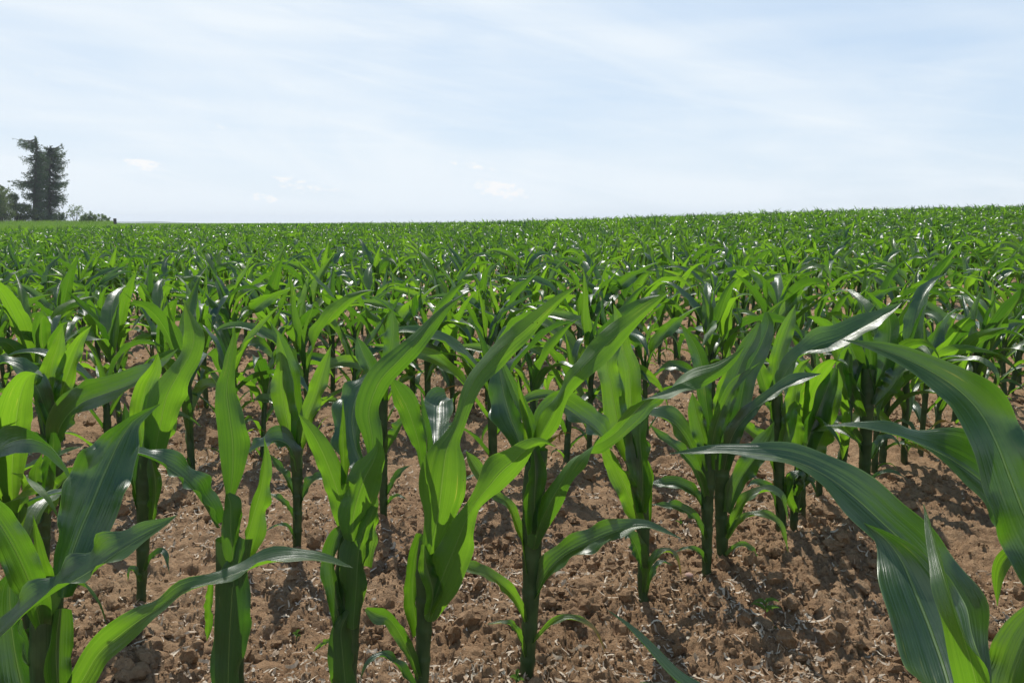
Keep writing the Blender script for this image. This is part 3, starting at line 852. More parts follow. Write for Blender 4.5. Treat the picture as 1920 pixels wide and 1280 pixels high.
hero(G(1620, 912), 'maize plant with a thick dark green stalk right of the middle, in the front row',
     [(1620, 918, 20), (1621, 890, 20), (1624, 800, 22), (1626, 740, 26), (1630, 690, 28)],
     [([(1628, 740, 30), (1612, 690, 40), (1595, 650, 36), (1575, 615, 26), (1560, 590, 0)], (.0, .03), (10, -10)),
      ([(1634, 740, 30), (1655, 690, 40), (1668, 640, 46), (1668, 600, 36), (1655, 570, 0)], (.01, .03), (-10, -25)),
      ([(1640, 760, 16), (1668, 730, 34), (1690, 700, 36), (1712, 680, 10)], (-.02, -.03), (-20, -40)),
      ([(1618, 780, 16), (1600, 740, 24), (1585, 710, 30), (1580, 690, 30), (1590, 660, 10)], (-.02, -.04), (10, -10)),
      ([(1632, 720, 22), (1632, 670, 26), (1625, 620, 18), (1618, 570, 0)], (.0, .0), (0, 0), dict(curl=.8)),
      ([(1618, 850, 12), (1600, 810, 16), (1575, 790, 18), (1560, 800, 0)], (.0, -.03), (30, 50)),
      ([(1634, 860, 12), (1650, 830, 16), (1672, 822, 12), (1690, 840, 0)], (.0, .02), (-30, -60)),
      ([(1612, 905, 8), (1600, 885, 10), (1580, 872, 8), (1555, 878, 0)], (-.01, -.03), (30, 50)),
      ([(1628, 905, 6), (1650, 888, 8), (1675, 885, 7), (1705, 900, 0)], (-.01, -.03), (-30, -60))], 11)

# second row, left
hero(G(265, 1117), 'second row maize plant whose wide yellow-green leaf rises in an S shape',
     [(265, 1124, 16), (266, 1080, 18), (270, 980, 26), (274, 900, 36), (280, 850, 36)],
     [([(285, 880, 40), (300, 800, 56), (312, 745, 66), (335, 700, 50), (358, 660, 42), (364, 625, 38), (355, 595, 20), (346, 562, 0)], (.0, -.02, .02), (185, 170, 200), dict(g='thin')),
      ([(285, 870, 44), (302, 810, 60), (300, 760, 56), (290, 720, 30), (285, 700, 0)], (.01, .03), (190, 190)),
      ([(270, 850, 30), (262, 790, 40), (272, 730, 40), (290, 690, 24), (296, 660, 0)], (.0, .02), (-5, 15)),
      ([(262, 960, 20), (250, 900, 30), (240, 830, 34), (235, 790, 20), (233, 755, 0)], (.0, .03), (20, 40)),
      ([(285, 980, 20), (292, 930, 26), (288, 880, 26), (280, 850, 0)], (-.02, -.02), (-10, -10), dict(curl=.8)),
      ([(272, 1070, 8), (285, 1045, 12), (305, 1035, 11), (314, 1062, 4), (318, 1078, 0)], (-.01, -.05), (-30, -60)),
      ([(262, 1090, 8), (252, 1072, 12), (244, 1068, 8), (240, 1090, 0)], (-.02, -.03), (30, 60))], 12)

hero(G(557, 1020), 'second row maize plant with a clean dark stalk, left of the cupped-leaf plant',
     [(557, 1026, 14), (557, 1000, 16), (558, 920, 17), (556, 870, 22), (552, 830, 26)],
     [([(550, 840, 30), (535, 770, 44), (530, 720, 44), (528, 690, 30), (520, 620, 0)], (.0, .0), (0, 10), dict(g='thin')),
      ([(556, 830, 26), (555, 760, 26), (545, 700, 34), (530, 650, 22), (505, 600, 0)], (.01, .03), (-5, 15), dict(g='half')),
      ([(555, 880, 16), (545, 840, 26), (520, 825, 34), (490, 835, 28), (450, 858, 0)], (-.02, -.04), (40, 60)),
      ([(560, 850, 22), (575, 790, 30), (592, 745, 34), (605, 700, 28), (622, 645, 0)], (.0, .02), (-15, -20)),
      ([(562, 950, 10), (572, 920, 16), (592, 898, 18), (608, 895, 10)], (.0, -.02), (-30, -50)),
      ([(552, 930, 10), (540, 900, 14), (520, 872, 14), (505, 850, 0)], (.0, .02), (20, 40)),
      ([(553, 975, 8), (535, 945, 10), (512, 930, 10), (490, 925, 0)], (-.01, -.03), (30, 60)),
      ([(553, 1010, 5), (540, 988, 7), (520, 985, 6), (490, 1000, 0)], (-.01, -.04), (30, 60))], 13)

hero(G(719, 972), 'slim second row maize plant just right of the twisted leaf',
     [(719, 978, 12), (719, 940, 14), (718, 880, 16), (716, 800, 20), (714, 750, 22)],
     [([(714, 770, 24), (700, 710, 32), (680, 660, 30), (668, 630, 0)], (.0, .02), (0, 10)),
      ([(716, 760, 22), (724, 700, 30), (735, 650, 32), (738, 610, 26), (735, 580, 0)], (.01, .03), (-5, -15)),
      ([(722, 850, 12), (735, 820, 18), (752, 795, 18), (765, 785, 6)], (-.01, -.03), (-20, -40)),
      ([(724, 930, 8), (738, 905, 12), (752, 885, 12), (770, 872, 0)], (.0, -.01), (-30, -60)),
      ([(722, 950, 6), (735, 935, 8), (748, 930, 6), (765, 938, 0)], (.0, -.03), (-30, -60)),
      ([(712, 840, 14), (702, 800, 20), (690, 790, 20), (672, 800, 0)], (-.01, -.03), (30, 50))], 14)

# a plant on the far left whose leaf reaches into the picture over the second row
hero(G(85, 1045), 'small maize plant with grey-green leaves in the second row by the left edge',
     [(85, 1052, 14), (84, 1010, 18), (82, 950, 26), (84, 900, 26)],
     [([(84, 930, 26), (92, 880, 28), (100, 840, 28), (100, 810, 10)], (-.02, -.03), (0, 0), dict(curl=.6)),
      ([(80, 940, 20), (68, 910, 26), (68, 880, 24), (78, 850, 0)], (-.01, .0), (10, 20)),
      ([(90, 930, 18), (115, 905, 22), (150, 880, 18), (185, 850, 0)], (-.01, .0), (-30, -50)),
      ([(88, 960, 20), (100, 930, 30), (98, 900, 20), (92, 870, 0)], (-.03, -.04), (-20, -20)),
      ([(75, 980, 16), (50, 968, 18), (30, 975, 12), (5, 1000, 0)], (-.02, -.04), (40, 60))], 15)

hero(G(118, 930), 'maize plant at the left edge with one long leaf rising far to the right',
     [(118, 938, 16), (112, 900, 17), (104, 850, 20), (100, 800, 24)],
     [([(100, 835, 22), (118, 790, 50), (150, 757, 58), (190, 740, 50), (240, 722, 42), (285, 700, 32), (312, 680, 18), (335, 652, 0)], (-.05, -.15), (-10, -40, -55), dict(g='half', curl=.3)),
      ([(102, 825, 18), (88, 835, 34), (55, 848, 44), (20, 872, 20), (0, 885, 0)], (-.05, -.12), (45, 60)),
      ([(98, 800, 26), (92, 740, 44), (96, 690, 44), (108, 650, 28), (118, 610, 0)], (.0, .03), (0, 10)),
      ([(92, 800, 26), (75, 740, 34), (50, 700, 34), (10, 680, 26), (-30, 700, 8)], (.0, -.04), (20, 60)),
      ([(104, 790, 26), (118, 730, 34), (135, 680, 36), (150, 640, 20), (172, 610, 0)], (.02, .03), (-10, -20)),
      ([(-20, 920, 10), (40, 885, 22), (90, 862, 20), (130, 845, 10), (160, 836, 0)], (-.35, -.30), (-70, -70))], 16)

# the row nearest the camera, at the lower right: bases lie just below the picture
hero((0.385, 0.56), 'maize plant at the lower right with a huge arching grey-green leaf',
     [(1800, 1900, 60), (1800, 1700, 60), (1802, 1550, 62), (1806, 1420, 64), (1812, 1330, 56)],
     [([(1800, 1420, 90), (1780, 1290, 140), (1748, 1190, 150), (1712, 1100, 128), (1690, 1050, 90), (1660, 1010, 40), (1620, 980, 0)], (-.09, .0, .08), (18, 5, -20), dict(g='thick', curl=.35, ruffle=.14, n=60)),
      ([(1822, 1360, 60), (1800, 1200, 86), (1765, 1105, 98), (1712, 1035, 100), (1655, 980, 90), (1600, 930, 84), (1545, 890, 64), (1480, 862, 50), (1400, 850, 32), (1330, 846, 18), (1255, 850, 0)], (.05, .13, .20), (20, 25, 35, 50), dict(g='thick', curl=.3, n=70, freq=4.5)),
      ([(1850, 1420, 60), (1835, 1300, 60), (1805, 1190, 50), (1775, 1100, 40), (1752, 1020, 22), (1732, 945, 0)], (-.03, -.12, -.10, -.04), (-30, -45), dict(g='thin', curl=.4, n=50)),
      ([(1812, 1500, 60), (1812, 1400, 50), (1810, 1310, 40), (1800, 1220, 0)], (.0, .03), (0, 0), dict(curl=1.1)),
      ([(1780, 1600, 50), (1700, 1480, 80), (1600, 1420, 70), (1500, 1440, 40), (1440, 1500, 0)], (-.02, .03), (30, 60)),
      ([(1830, 1600, 50), (1900, 1460, 80), (1990, 1400, 80), (2080, 1400, 40), (2140, 1440, 0)], (-.02, .05), (-30, -60))], 17)

hero((0.545, 0.71), 'maize plant whose broad leaf reaches in from the right edge',
     [(2075, 1700, 56), (2070, 1500, 56), (2060, 1350, 58), (2050, 1200, 56), (2040, 1100, 50)],
     [([(2030, 1180, 80), (1985, 1080, 130), (1930, 985, 140), (1895, 900, 128), (1868, 830, 112), (1835, 770, 96), (1790, 725, 72), (1730, 688, 46), (1660, 658, 26), (1575, 636, 0)], (.0, .07, .18), (-5, 5, 20, 45), dict(g='half', curl=.3, n=70, freq=5)),
      ([(2030, 1150, 60), (1975, 1060, 80), (1915, 985, 84), (1855, 915, 90), (1790, 865, 82), (1720, 830, 58), (1650, 808, 32), (1600, 800, 16), (1545, 798, 0)], (.06, .10, .14), (25, 45, 60), dict(g='thick', curl=.3, n=60)),
      ([(2060, 1330, 50), (2010, 1240, 70), (1960, 1150, 40), (1920, 1040, 30), (1888, 1045, 30), (1872, 1080, 22), (1870, 1135, 0)], (.03, .08), (10, 20, 0), dict(g='thin', n=50)),
      ([(2045, 1130, 60), (2060, 1000, 90), (2100, 900, 90), (2150, 820, 50), (2200, 780, 0)], (.0, .05), (-10, -30)),
      ([(2040, 1120, 50), (2030, 1020, 50), (2020, 940, 30), (2010, 860, 0)], (.0, .0), (0, 0), dict(curl=1.0))], 18)

hero((0.47, 0.625), 'maize plant in the lower right corner showing one lit-through leaf edge',
     [(2010, 1900, 56), (2005, 1700, 56), (2000, 1550, 58), (1995, 1420, 56)],
     [([(1985, 1500, 60), (1920, 1380, 90), (1895, 1300, 100), (1915, 1220, 90), (1945, 1160, 60), (1990, 1100, 0)], (-.02, .0), (0, -15), dict(g='thin', curl=.4, n=50)),
      ([(2000, 1430, 60), (2040, 1320, 90), (2100, 1230, 80), (2180, 1180, 0)], (.0, .03), (-20, -50)),
      ([(1990, 1640, 40), (1930, 1560, 60), (1850, 1530, 50), (1760, 1560, 0)], (.0, .0), (30, 60))], 19)

hero((0.235, 0.415), 'maize plant of which only a leaf tip shows at the bottom edge',
     [(1720, 2600, 70), (1700, 2300, 70), (1680, 2000, 70), (1660, 1800, 60)],
     [([(1640, 1850, 70), (1530, 1600, 90), (1420, 1420, 66), (1330, 1330, 44), (1262, 1270, 34), (1205, 1205, 22), (1170, 1168, 10), (1140, 1144, 0)], (.0, .06, .10), (15, 50, 70), dict(curl=.4, n=50)),
      ([(1650, 1850, 60), (1500, 1560, 60), (1400, 1380, 40), (1300, 1300, 22), (1200, 1278, 0)], (.0, .05), (50, 78), dict(n=40)),
      ([(1670, 1850, 70), (1730, 1650, 90), (1800, 1560, 60), (1860, 1540, 0)], (.0, .05), (-20, -60))], 20)



# ---- the rest of the field -------------------------------------------------------------
rng = np.random.default_rng(11)
heroes = [o for o in bpy.data.objects if o.name.startswith('maize_plant')]
hero_spots = [(o.location.x, o.location.y) for o in heroes]
plants = []      # (x, y, row)
for k in range(-4, 94):
    off = ROW_OFF + ROW_STEP * k
    x = -90.0
    while x < 80:
        dist = math.hypot(x, x + off)
        x += 0.140 / math.sqrt(2) * rng.uniform(0.62, 1.40)
        y = x + off + rng.normal(0, 0.018)
        if y < 0.0 or y > 105 or y - x > 99 or x < -17.3 + 0.5 * math.sin(y * .31):
            continue
        if y < 2.0 and abs(x) > y * 1.6 + 1.0:
            continue
        if y >= 2.0 and abs(x) > 0.80 * y + 1.6:
            continue
        if math.hypot(x, y) > 62 and x > 0.1 * y:       # behind the low hill
            continue
        if k <= -1 and x < 0.75 and k > -2:             # trodden gap round the camera, hero plants stand here
            continue
        if k <= -2 and x < 1.3 and y < 1.0:
            continue
        if k == 0 and -1.0 < x < 0.75:
            continue
        if k == 1 and -0.80 < x < -0.10:
            continue
        if rng.random() < 0.05:
            continue
        if any(math.hypot(x - a, y - b) < 0.10 for a, b in hero_spots):
            continue
        plants.append((x, y, k))
ranked = []
for i, (x, y, k) in enumerate(plants):
    ok, u, tt = in_view(x, y, 30)
    if ok:
        ranked.append((tt, i))
ranked.sort()
NH = len(hero_spots)
N_IND = 300 - NH
ind = [i for _, i in ranked[:N_IND]]
indset = set(ind)


def make_proto(seed, small, n, m):
    root = empty('maize_plant')
    tag(root, 'x', 'maize plant', GROUP)
    for (nm, Vv, Ff, uv, old) in plant_parts(seed, n, m, small, 12 if small else 8, 34 if small else 20):
        obj(nm, mesh_np(nm, Vv, Ff, M_STALK if nm == 'stalk' else (M_OLD if old else M_LEAF), uv), root)
    return root


def dup(root):
    r = root.copy()
    COL.objects.link(r)
    for ch in root.children:
        c = ch.copy()
        COL.objects.link(c)
        c.parent = r
    return r


NPRO = 14
protos_near = [make_proto(100 + i, True, 26, 9) for i in range(NPRO)]
protos_mid = [make_proto(200 + i, False, 18, 7) for i in range(NPRO)]
bpy.context.view_layer.update()
used = set()
rows = {}
for rank, i in enumerate(ind):
    x, y, k = plants[i]
    pl = protos_near if rank < 110 else protos_mid
    j = int(rng.integers(0, NPRO))
    pr = pl[j]
    if (rank < 110, j) in used:
        r = dup(pr)
    else:
        r = pr
        used.add((rank < 110, j))
    r.location = (x, y, float(land(x, y)))
    r.rotation_euler = (rng.normal(0, .05), rng.normal(0.02, .05), rng.normal(0, 0.75))
    s = rng.uniform(0.70, 0.95)
    r.scale = (s, s, s * rng.uniform(.94, 1.06))
    rows.setdefault(k, []).append((proj((x, y, .2))[0], r, s))
for pl, fl in ((protos_near, True), (protos_mid, False)):
    for j, pr in enumerate(pl):
        if (fl, j) not in used:
            for ch in list(pr.children):
                bpy.data.objects.remove(ch)
            bpy.data.objects.remove(pr)


def ordn(n):
    return ORD[n] if n < 20 else '%d%s' % (n + 1, {1: 'st', 2: 'nd', 3: 'rd'}.get((n + 1) % 10, 'th'))


for o in heroes:                       # plants already described still count in their row
    k = round(((o.location.y - o.location.x) - ROW_OFF) / ROW_STEP)
    rows.setdefault(k, []).append((proj((o.location.x, o.location.y, .2))[0], None, 1.0))
for k, lst in rows.items():
    lst.sort(key=lambda q: q[0])
    hx = {0: 'front row', 1: 'second row', -1: 'row nearest the camera'}.get(k, '%s row back' % ordn(k))
    for n_, (u, r, s) in enumerate(lst):
        if r is None:
            continue
        size = 'tall' if s > .90 else ('small' if s < 0.78 else 'leafy')
        r['label'] = '%s green maize plant, %s from the left in the %s' % (size, ordn(n_), hx)

# far plants: one mass, instanced
def joined(seed, n, m, small, sides, rings, skip=0):
    bl = Buf()
    bs = Buf()
    for i, (nm, Vv, Ff, uv, old) in enumerate(plant_parts(seed, n, m, small, sides, rings)):
        (bs if nm == 'stalk' else bl).add(Vv, Ff, uv)
    me = bl.build('maize_mass_leaf', M_LEAF)
    # stalk joined with its own material slot
    V1, F1, U1 = np.vstack(bl.V), np.vstack(bl.F), np.vstack(bl.U)
    V2, F2, U2 = np.vstack(bs.V), np.vstack(bs.F), np.vstack(bs.U)
    me = mesh_np('maize_mass_plant', np.vstack([V1, V2]), np.vstack([F1, F2 + len(V1)]), M_LEAF, np.vstack([U1, U2]))
    me.materials.append(M_STALK)
    mi = np.zeros(len(me.polygons), dtype=np.int32)
    mi[len(F1):] = 1
    me.polygons.foreach_set('material_index', mi)
    return bpy.data.objects.new('maize_mass_plant', me)


LODS = [joined(300 + i, 20, 7, False, 6, 8) for i in range(12)] + [joined(400 + i, 11, 5, False, 4, 4) for i in range(10)]
pts, rots, scl, idx = [], [], [], []
for i, (x, y, k) in enumerate(plants):
    if i in indset:
        continue
    d = math.hypot(x, y)
    pts.append((x, y, float(land(x, y))))
    rots.append((rng.normal(0, .05), rng.normal(0.02, .05), rng.normal(0, 0.8)))
    s = rng.uniform(0.70, 0.94)
    scl.append((s, s, s * rng.uniform(.94, 1.06)))
    idx.append(int(rng.integers(0, 12)) if d < 24 else 12 + int(rng.integers(0, 10)))
print('plants in mass', len(pts))
me = bpy.data.meshes.new('maize_field')
me.vertices.add(len(pts))
me.vertices.foreach_set('co', np.array(pts, dtype=np.float32).ravel())
for nm, ty, dat, key in (('rot', 'FLOAT_VECTOR', rots, 'vector'), ('scl', 'FLOAT_VECTOR', scl, 'vector'), ('idx', 'INT', idx, 'value')):
    at = me.attributes.new(nm, ty, 'POINT')
    at.data.foreach_set(key, np.array(dat, dtype=np.int32 if ty == 'INT' else np.float32).ravel())
mf = obj('maize_field', me)
tag(mf, 'dense young maize filling the field to the skyline', 'maize field', kind='stuff')
ng = bpy.data.node_groups.new('maize_scatter', 'GeometryNodeTree')
ng.interface.new_socket('Geometry', in_out='INPUT', socket_type='NodeSocketGeometry')
ng.interface.new_socket('Geometry', in_out='OUTPUT', socket_type='NodeSocketGeometry')
gi = ng.nodes.new('NodeGroupInput')
go = ng.nodes.new('NodeGroupOutput')
jn = ng.nodes.new('GeometryNodeJoinGeometry')


def attr(name, ty):
    n = ng.nodes.new('GeometryNodeInputNamedAttribute')
    n.data_type = ty
    n.inputs[0].default_value = name
    return n.outputs['Attribute']


ra, sa, ia = attr('rot', 'FLOAT_VECTOR'), attr('scl', 'FLOAT_VECTOR'), attr('idx', 'INT')
for i, ob in enumerate(LODS):
    oi = ng.nodes.new('GeometryNodeObjectInfo')
    oi.inputs[0].default_value = ob
    oi.inputs['As Instance'].default_value = True
    cmp_ = ng.nodes.new('FunctionNodeCompare')
    cmp_.data_type = 'INT'
    cmp_.operation = 'EQUAL'
    ng.links.new(ia, cmp_.inputs[2])
    cmp_.inputs[3].default_value = i
    ip = ng.nodes.new('GeometryNodeInstanceOnPoints')
    ng.links.new(gi.outputs[0], ip.inputs['Points'])
    ng.links.new(cmp_.outputs[0], ip.inputs['Selection'])
    ng.links.new(oi.outputs['Geometry'], ip.inputs['Instance'])
    e2 = ng.nodes.new('FunctionNodeEulerToRotation')
    ng.links.new(ra, e2.inputs[0])
    ng.links.new(e2.outputs[0], ip.inputs['Rotation'])
    ng.links.new(sa, ip.inputs['Scale'])
    ng.links.new(ip.outputs[0], jn.inputs[0])
ng.links.new(jn.outputs[0], go.inputs[0])
md = mf.modifiers.new('scatter', 'NODES')
md.node_group = ng

# ------------------------------------------------------------------ loose things on the soil
rng = np.random.default_rng(5)


def scatter_xy(n, rmin, rmax, ang=44):
    a = np.radians(rng.uniform(-ang, ang, n))
    r = rmin * (rmax / rmin) ** rng.uniform(0, 1, n)
    return r * np.sin(a), r * np.cos(a)


_t = (1 + 5 ** .5) / 2
ICO_V = norm(np.array([(-1, _t, 0), (1, _t, 0), (-1, -_t, 0), (1, -_t, 0), (0, -1, _t), (0, 1, _t), (0, -1, -_t), (0, 1, -_t), (_t, 0, -1), (_t, 0, 1), (-_t, 0, -1), (-_t, 0, 1)], float))
ICO_F = np.array([(0, 11, 5), (0, 5, 1), (0, 1, 7), (0, 7, 10), (0, 10, 11), (1, 5, 9), (5, 11, 4), (11, 10, 2), (10, 7, 6), (7, 1, 8), (3, 9, 4), (3, 4, 2), (3, 2, 6), (3, 6, 8), (3, 8, 9), (4, 9, 5), (2, 4, 11), (6, 2, 10), (8, 6, 7), (9, 8, 1)])


def subdiv(V, F):
    V = list(map(tuple, V))
    mid = {}

    def md(a, b):
        k = (min(a, b), max(a, b))
        if k not in mid:
            p = (np.array(V[a]) + np.array(V[b]))
            V.append(tuple(p / np.linalg.norm(p)))
            mid[k] = len(V) - 1
        return mid[k]
    NF = []
    for a, b, c in F:
        x, y, z = md(a, b), md(b, c), md(c, a)
        NF += [(a, x, z), (x, b, y), (z, y, c), (x, y, z)]
    return np.array(V), np.array(NF)


ICO2_V, ICO2_F = subdiv(ICO_V, ICO_F)
# crumbs and clods
N = 80000
cx, cy_ = scatter_xy(N, 0.75, 6.5)
keep = vnoise(cx * 3.3, cy_ * 3.3, 77) + rng.uniform(-.3, .3, N) > 0.42
cx, cy_ = cx[keep], cy_[keep]
N = len(cx)
rad = 0.0017 * np.exp(rng.exponential(0.50, N))
rad = np.minimum(rad, 0.016) * (0.8 + 0.10 * np.hypot(cx, cy_))
cz = ground_z(cx, cy_) + rad * 0.25
big = rad > 0.0065
bufV, bufF, off_ = [], [], 0
for sel, TV, TF in ((~big, ICO_V, ICO_F), (big, ICO2_V, ICO2_F)):
    n_ = int(sel.sum())
    c = np.stack([cx[sel], cy_[sel], cz[sel]], 1)
    s = rad[sel][:, None] * rng.uniform(.7, 1.3, (n_, 3))
    bump_ = 1 + rng.uniform(-.38, .38, (n_, len(TV), 1))
    Vc = c[:, None] + TV[None] * bump_ * s[:, None]
    bufV.append(Vc.reshape(-1, 3))
    bufF.append((TF[None] + (np.arange(n_) * len(TV))[:, None, None]).reshape(-1, 3) + off_)
    off_ += n_ * len(TV)
o = obj('soil_crumbs', mesh_np('soil_crumbs', np.vstack(bufV), np.vstack(bufF), M_CLOD, None, False))
tag(o, 'loose dry crumbs and clods of brown soil between the stalks', 'soil crumbs', kind='stuff')

# larger clods half sunk in the tilth
ICO4_V, ICO4_F = subdiv(*subdiv(ICO2_V, ICO2_F))
N = 150
cx, cy_ = scatter_xy(N, 0.8, 6.0)
bufV, bufF = [], []
for i in range(N):
    s = rng.uniform(.010, .028) * np.array([rng.uniform(.8, 1.4), rng.uniform(.8, 1.3), rng.uniform(.5, .8)])
    V0 = ICO4_V
    dsp = 0
    for q, (fr, am) in enumerate(((1.6, .45), (3.3, .30), (7.0, .20), (14., .10))):
        dsp = dsp + am * (vnoise(V0[:, 0] * fr + i * 7.1 + V0[:, 2] * fr * .7, V0[:, 1] * fr + i * 3.3 - V0[:, 2] * fr * .8, q) - .5)
    Vc = V0 * (1 + dsp)[:, None] * s + np.array([cx[i], cy_[i], float(ground_z(cx[i], cy_[i])) - s[2] * .1])
    bufV.append(Vc)
    bufF.append(ICO4_F + i * len(V0))
o = obj('soil_clods', mesh_np('soil_clods', np.vstack(bufV), np.vstack(bufF), M_CLOD))
tag(o, 'larger rough clods of dry soil among the crumbs', 'soil clods', kind='stuff')

# chaff: pale curled shreds of straw lying in drifts
N = 50000
cx, cy_ = scatter_xy(N, 0.75, 8.0)
dens = vnoise(cx * 2.6, cy_ * 2.6, 91) * 0.5 + vnoise(cx * 8, cy_ * 8, 92) * 0.6
keep = dens + rng.uniform(-.18, .24, N) > 0.55
cx, cy_ = cx[keep], cy_[keep]
N = len(cx)
Ln = .004 + .007 * rng.exponential(1.0, N).clip(0, 3) * (1 + .05 * np.hypot(cx, cy_))
lngr = rng.random(N) < .04
Ln[lngr] *= 2.6
Wn = rng.uniform(.0008, .0024, N) * (1 + .10 * np.hypot(cx, cy_))
a = rng.uniform(0, 2 * PI, N)
bend = rng.normal(0, 1.1, N)
K = 5
ss = np.linspace(-.5, .5, K)
px_ = cx[:, None] + Ln[:, None] * (ss[None] * np.cos(a)[:, None] - bend[:, None] * (ss[None] ** 2) * np.sin(a)[:, None])
py_ = cy_[:, None] + Ln[:, None] * (ss[None] * np.sin(a)[:, None] + bend[:, None] * (ss[None] ** 2) * np.cos(a)[:, None])
gz0 = ground_z(px_.ravel(), py_.ravel()).reshape(N, K)
pz_ = np.maximum(gz0, gz0.mean(1, keepdims=True)) + 0.0015 + rng.uniform(0, .0035, (N, 1)) + rng.uniform(-.25, .25, (N, 1)) * Ln[:, None] * ss[None]
tx = -np.sin(a)[:, None] * Wn[:, None] * (1 - (2 * np.abs(ss[None])) ** 3 * .6)
ty = np.cos(a)[:, None] * Wn[:, None] * (1 - (2 * np.abs(ss[None])) ** 3 * .6)
tz = rng.normal(0, .5, (N, 1)) * Wn[:, None]
Vc = np.stack([np.stack([px_ - tx, py_ - ty, pz_ - tz], -1), np.stack([px_ + tx, py_ + ty, pz_ + tz], -1)], 2)
FF = (grid_faces(K, 2)[None] + (np.arange(N) * K * 2)[:, None, None]).reshape(-1, 4)
o = obj('straw_litter', mesh_np('straw_litter', Vc.reshape(-1, 3), FF, M_CHAFF, None, False))
tag(o, 'pale shreds of dry straw scattered over the soil', 'straw litter', kind='stuff')


def stone(u, v, w_px, label):
    x, y = G(u, v)
    tt = proj((x, y, 0))[2]
    s = w_px * tt / FPX / 2
    r3 = np.random.default_rng(int(u))
    Vc = ICO2_V * (1 + r3.uniform(-.12, .12, (len(ICO2_V), 1))) * np.array([s, s * .8, s * .5])
    o = obj('stone', mesh_np('stone', Vc, ICO2_F, M_STONE))
    o.location = (x, y, float(ground_z(x, y)) + s * .3)
    tag(o, label, 'stone')


stone(1292, 1083, 17, 'flat pinkish stone on the soil left of the paired stalks')
stone(1577, 741, 16, 'pale stone on the soil left of the thick dark stalk')
stone(742, 1052, 12, 'small rounded pale stone between the central stalks')


def weed(u, v, size, n, label, red=False, rnd=False):
    x, y = G(u, v)
    r3 = np.random.default_rng(int(u) + 3)
    root = empty('weed_seedling', (x, y, float(ground_z(x, y))))
    tag(root, label, 'weed')
    Vs, Fs, us = stalk_geo([(0, 0, -.006), (0, 0, size * .4), (.002, 0, size * .8)], [.0013, .0011, .0008], 6, (), 6)
    obj('stem', mesh_np('stem', Vs, Fs, M_REDSTEM if red else M_WEED, us), root)
    for i in range(n):
        Vv, Ff, uv = blade(i * 2.4 + r3.uniform(0, .5), size * (.25 + .55 * i / n), size * r3.uniform(.5, .8), size * (.55 if rnd else .25), 45, -15, .001, r3, 10, 5, 0, 0, 1.3, .2)
        obj('leaf', mesh_np('leaf', Vv, Ff, M_WEED, uv), root)


weed(1434, 1165, .045, 6, 'tiny weed seedling with reddish stem on bare soil at lower right', True)
weed(1447, 1170, .022, 4, 'tiny green seedling just right of the red-stemmed weed')
weed(968, 1274, .022, 4, 'round-leaved green seedling at the foot of the middle stalk', False, True)
weed(555, 1175, .016, 4, 'tiny pale seedling on open soil left of the second front stalk', False, True)
weed(1275, 985 + 0, .02, 4, 'tiny seedling on the soil between the bent stalk and the paired stalks')

# ------------------------------------------------------------------ far left: meadow strip, trees, bushes, post
rng = np.random.default_rng(9)
N = 150000
gy_ = 24 * (165 / 24) ** rng.uniform(0, 1, N)
gx_ = gy_ * rng.uniform(-.74, .12, N)
ok_ = (gy_ - gx_ > 98.5) | (gx_ < -17.6)
gx_, gy_ = gx_[ok_], gy_[ok_]
N = len(gx_)
gzz = land(gx_, gy_)
tall = (gy_ > 122) & (gx_ < -.49 * gy_)
hgt = np.where(tall, rng.uniform(.30, .85, N), rng.uniform(.12, .26, N))
NB = 4
V_, F_, mi_ = [], [], []
a = rng.uniform(0, PI, (N, NB))
dx = rng.normal(0, .12, (N, NB)); dy = rng.normal(0, .12, (N, NB))
w = np.where(tall, .035, .05)[:, None] * rng.uniform(.6, 1.3, (N, NB)) * np.clip(gy_ / 75, .25, 1)[:, None]
bx = gx_[:, None] + dx; by = gy_[:, None] + dy; bz = gzz[:, None] + 0 * dx
hh = hgt[:, None] * rng.uniform(.7, 1.2, (N, NB))
tipx = bx + rng.normal(.04, .10, (N, NB)) * hh * 2; tipy = by + rng.normal(0, .08, (N, NB)) * hh * 2
p1 = np.stack([bx - w * np.cos(a), by - w * np.sin(a), bz - .03], -1)
p2 = np.stack([bx + w * np.cos(a), by + w * np.sin(a), bz - .03], -1)
p3 = np.stack([tipx, tipy, bz + hh], -1)
Vg = np.stack([p1, p2, p3], 2).reshape(-1, 3)
Fg = np.arange(len(Vg)).reshape(-1, 3)
me = mesh_np('meadow_grass', Vg, Fg, M_GRASS, None, False)
me.materials.append(M_SEED)
mi = ((rng.random(len(Fg)) < .35) & np.repeat(tall & (gy_ > 132), NB)).astype(np.int32)
me.polygons.foreach_set('material_index', mi)
o = obj('meadow_grass', me)
tag(o, 'strip of rough meadow grass beyond the maize on the left', 'meadow grass', kind='stuff')

CR = 4.8   # the far-left detail was measured on a 4.8x enlargement


def far_pt(cxp, cyp, d):
    return P(cxp / CR, 220 + cyp / CR, d)


def leaf_quads(C, size, rngq, flat=0.0, stretch=1.0, jitter=None):
    n = len(C)
    a = norm(rngq.normal(0, 1, (n, 3)) * np.array([1, 1, 1 - flat]))
    b = norm(np.cross(a, rngq.normal(0, 1, (n, 3))))
    s = size * rngq.uniform(.5, 1.3, (n, 1))
    V = np.stack([C - a * s * stretch, C - b * s * .5, C + a * s * stretch, C + b * s * .5], 1)
    return V.reshape(-1, 3), np.arange(n * 4).reshape(-1, 4)


def limb(p0, p1, r0, r1, sag=0.0, k=6, sides=6):
    q = np.linspace(0, 1, k)[:, None]
    C = p0 * (1 - q) + p1 * q
    C[:, 2] -= sag * np.sin(PI * q[:, 0])
    return stalk_geo(C, list(np.linspace(r0, r1, k)), sides, (), k * 2)


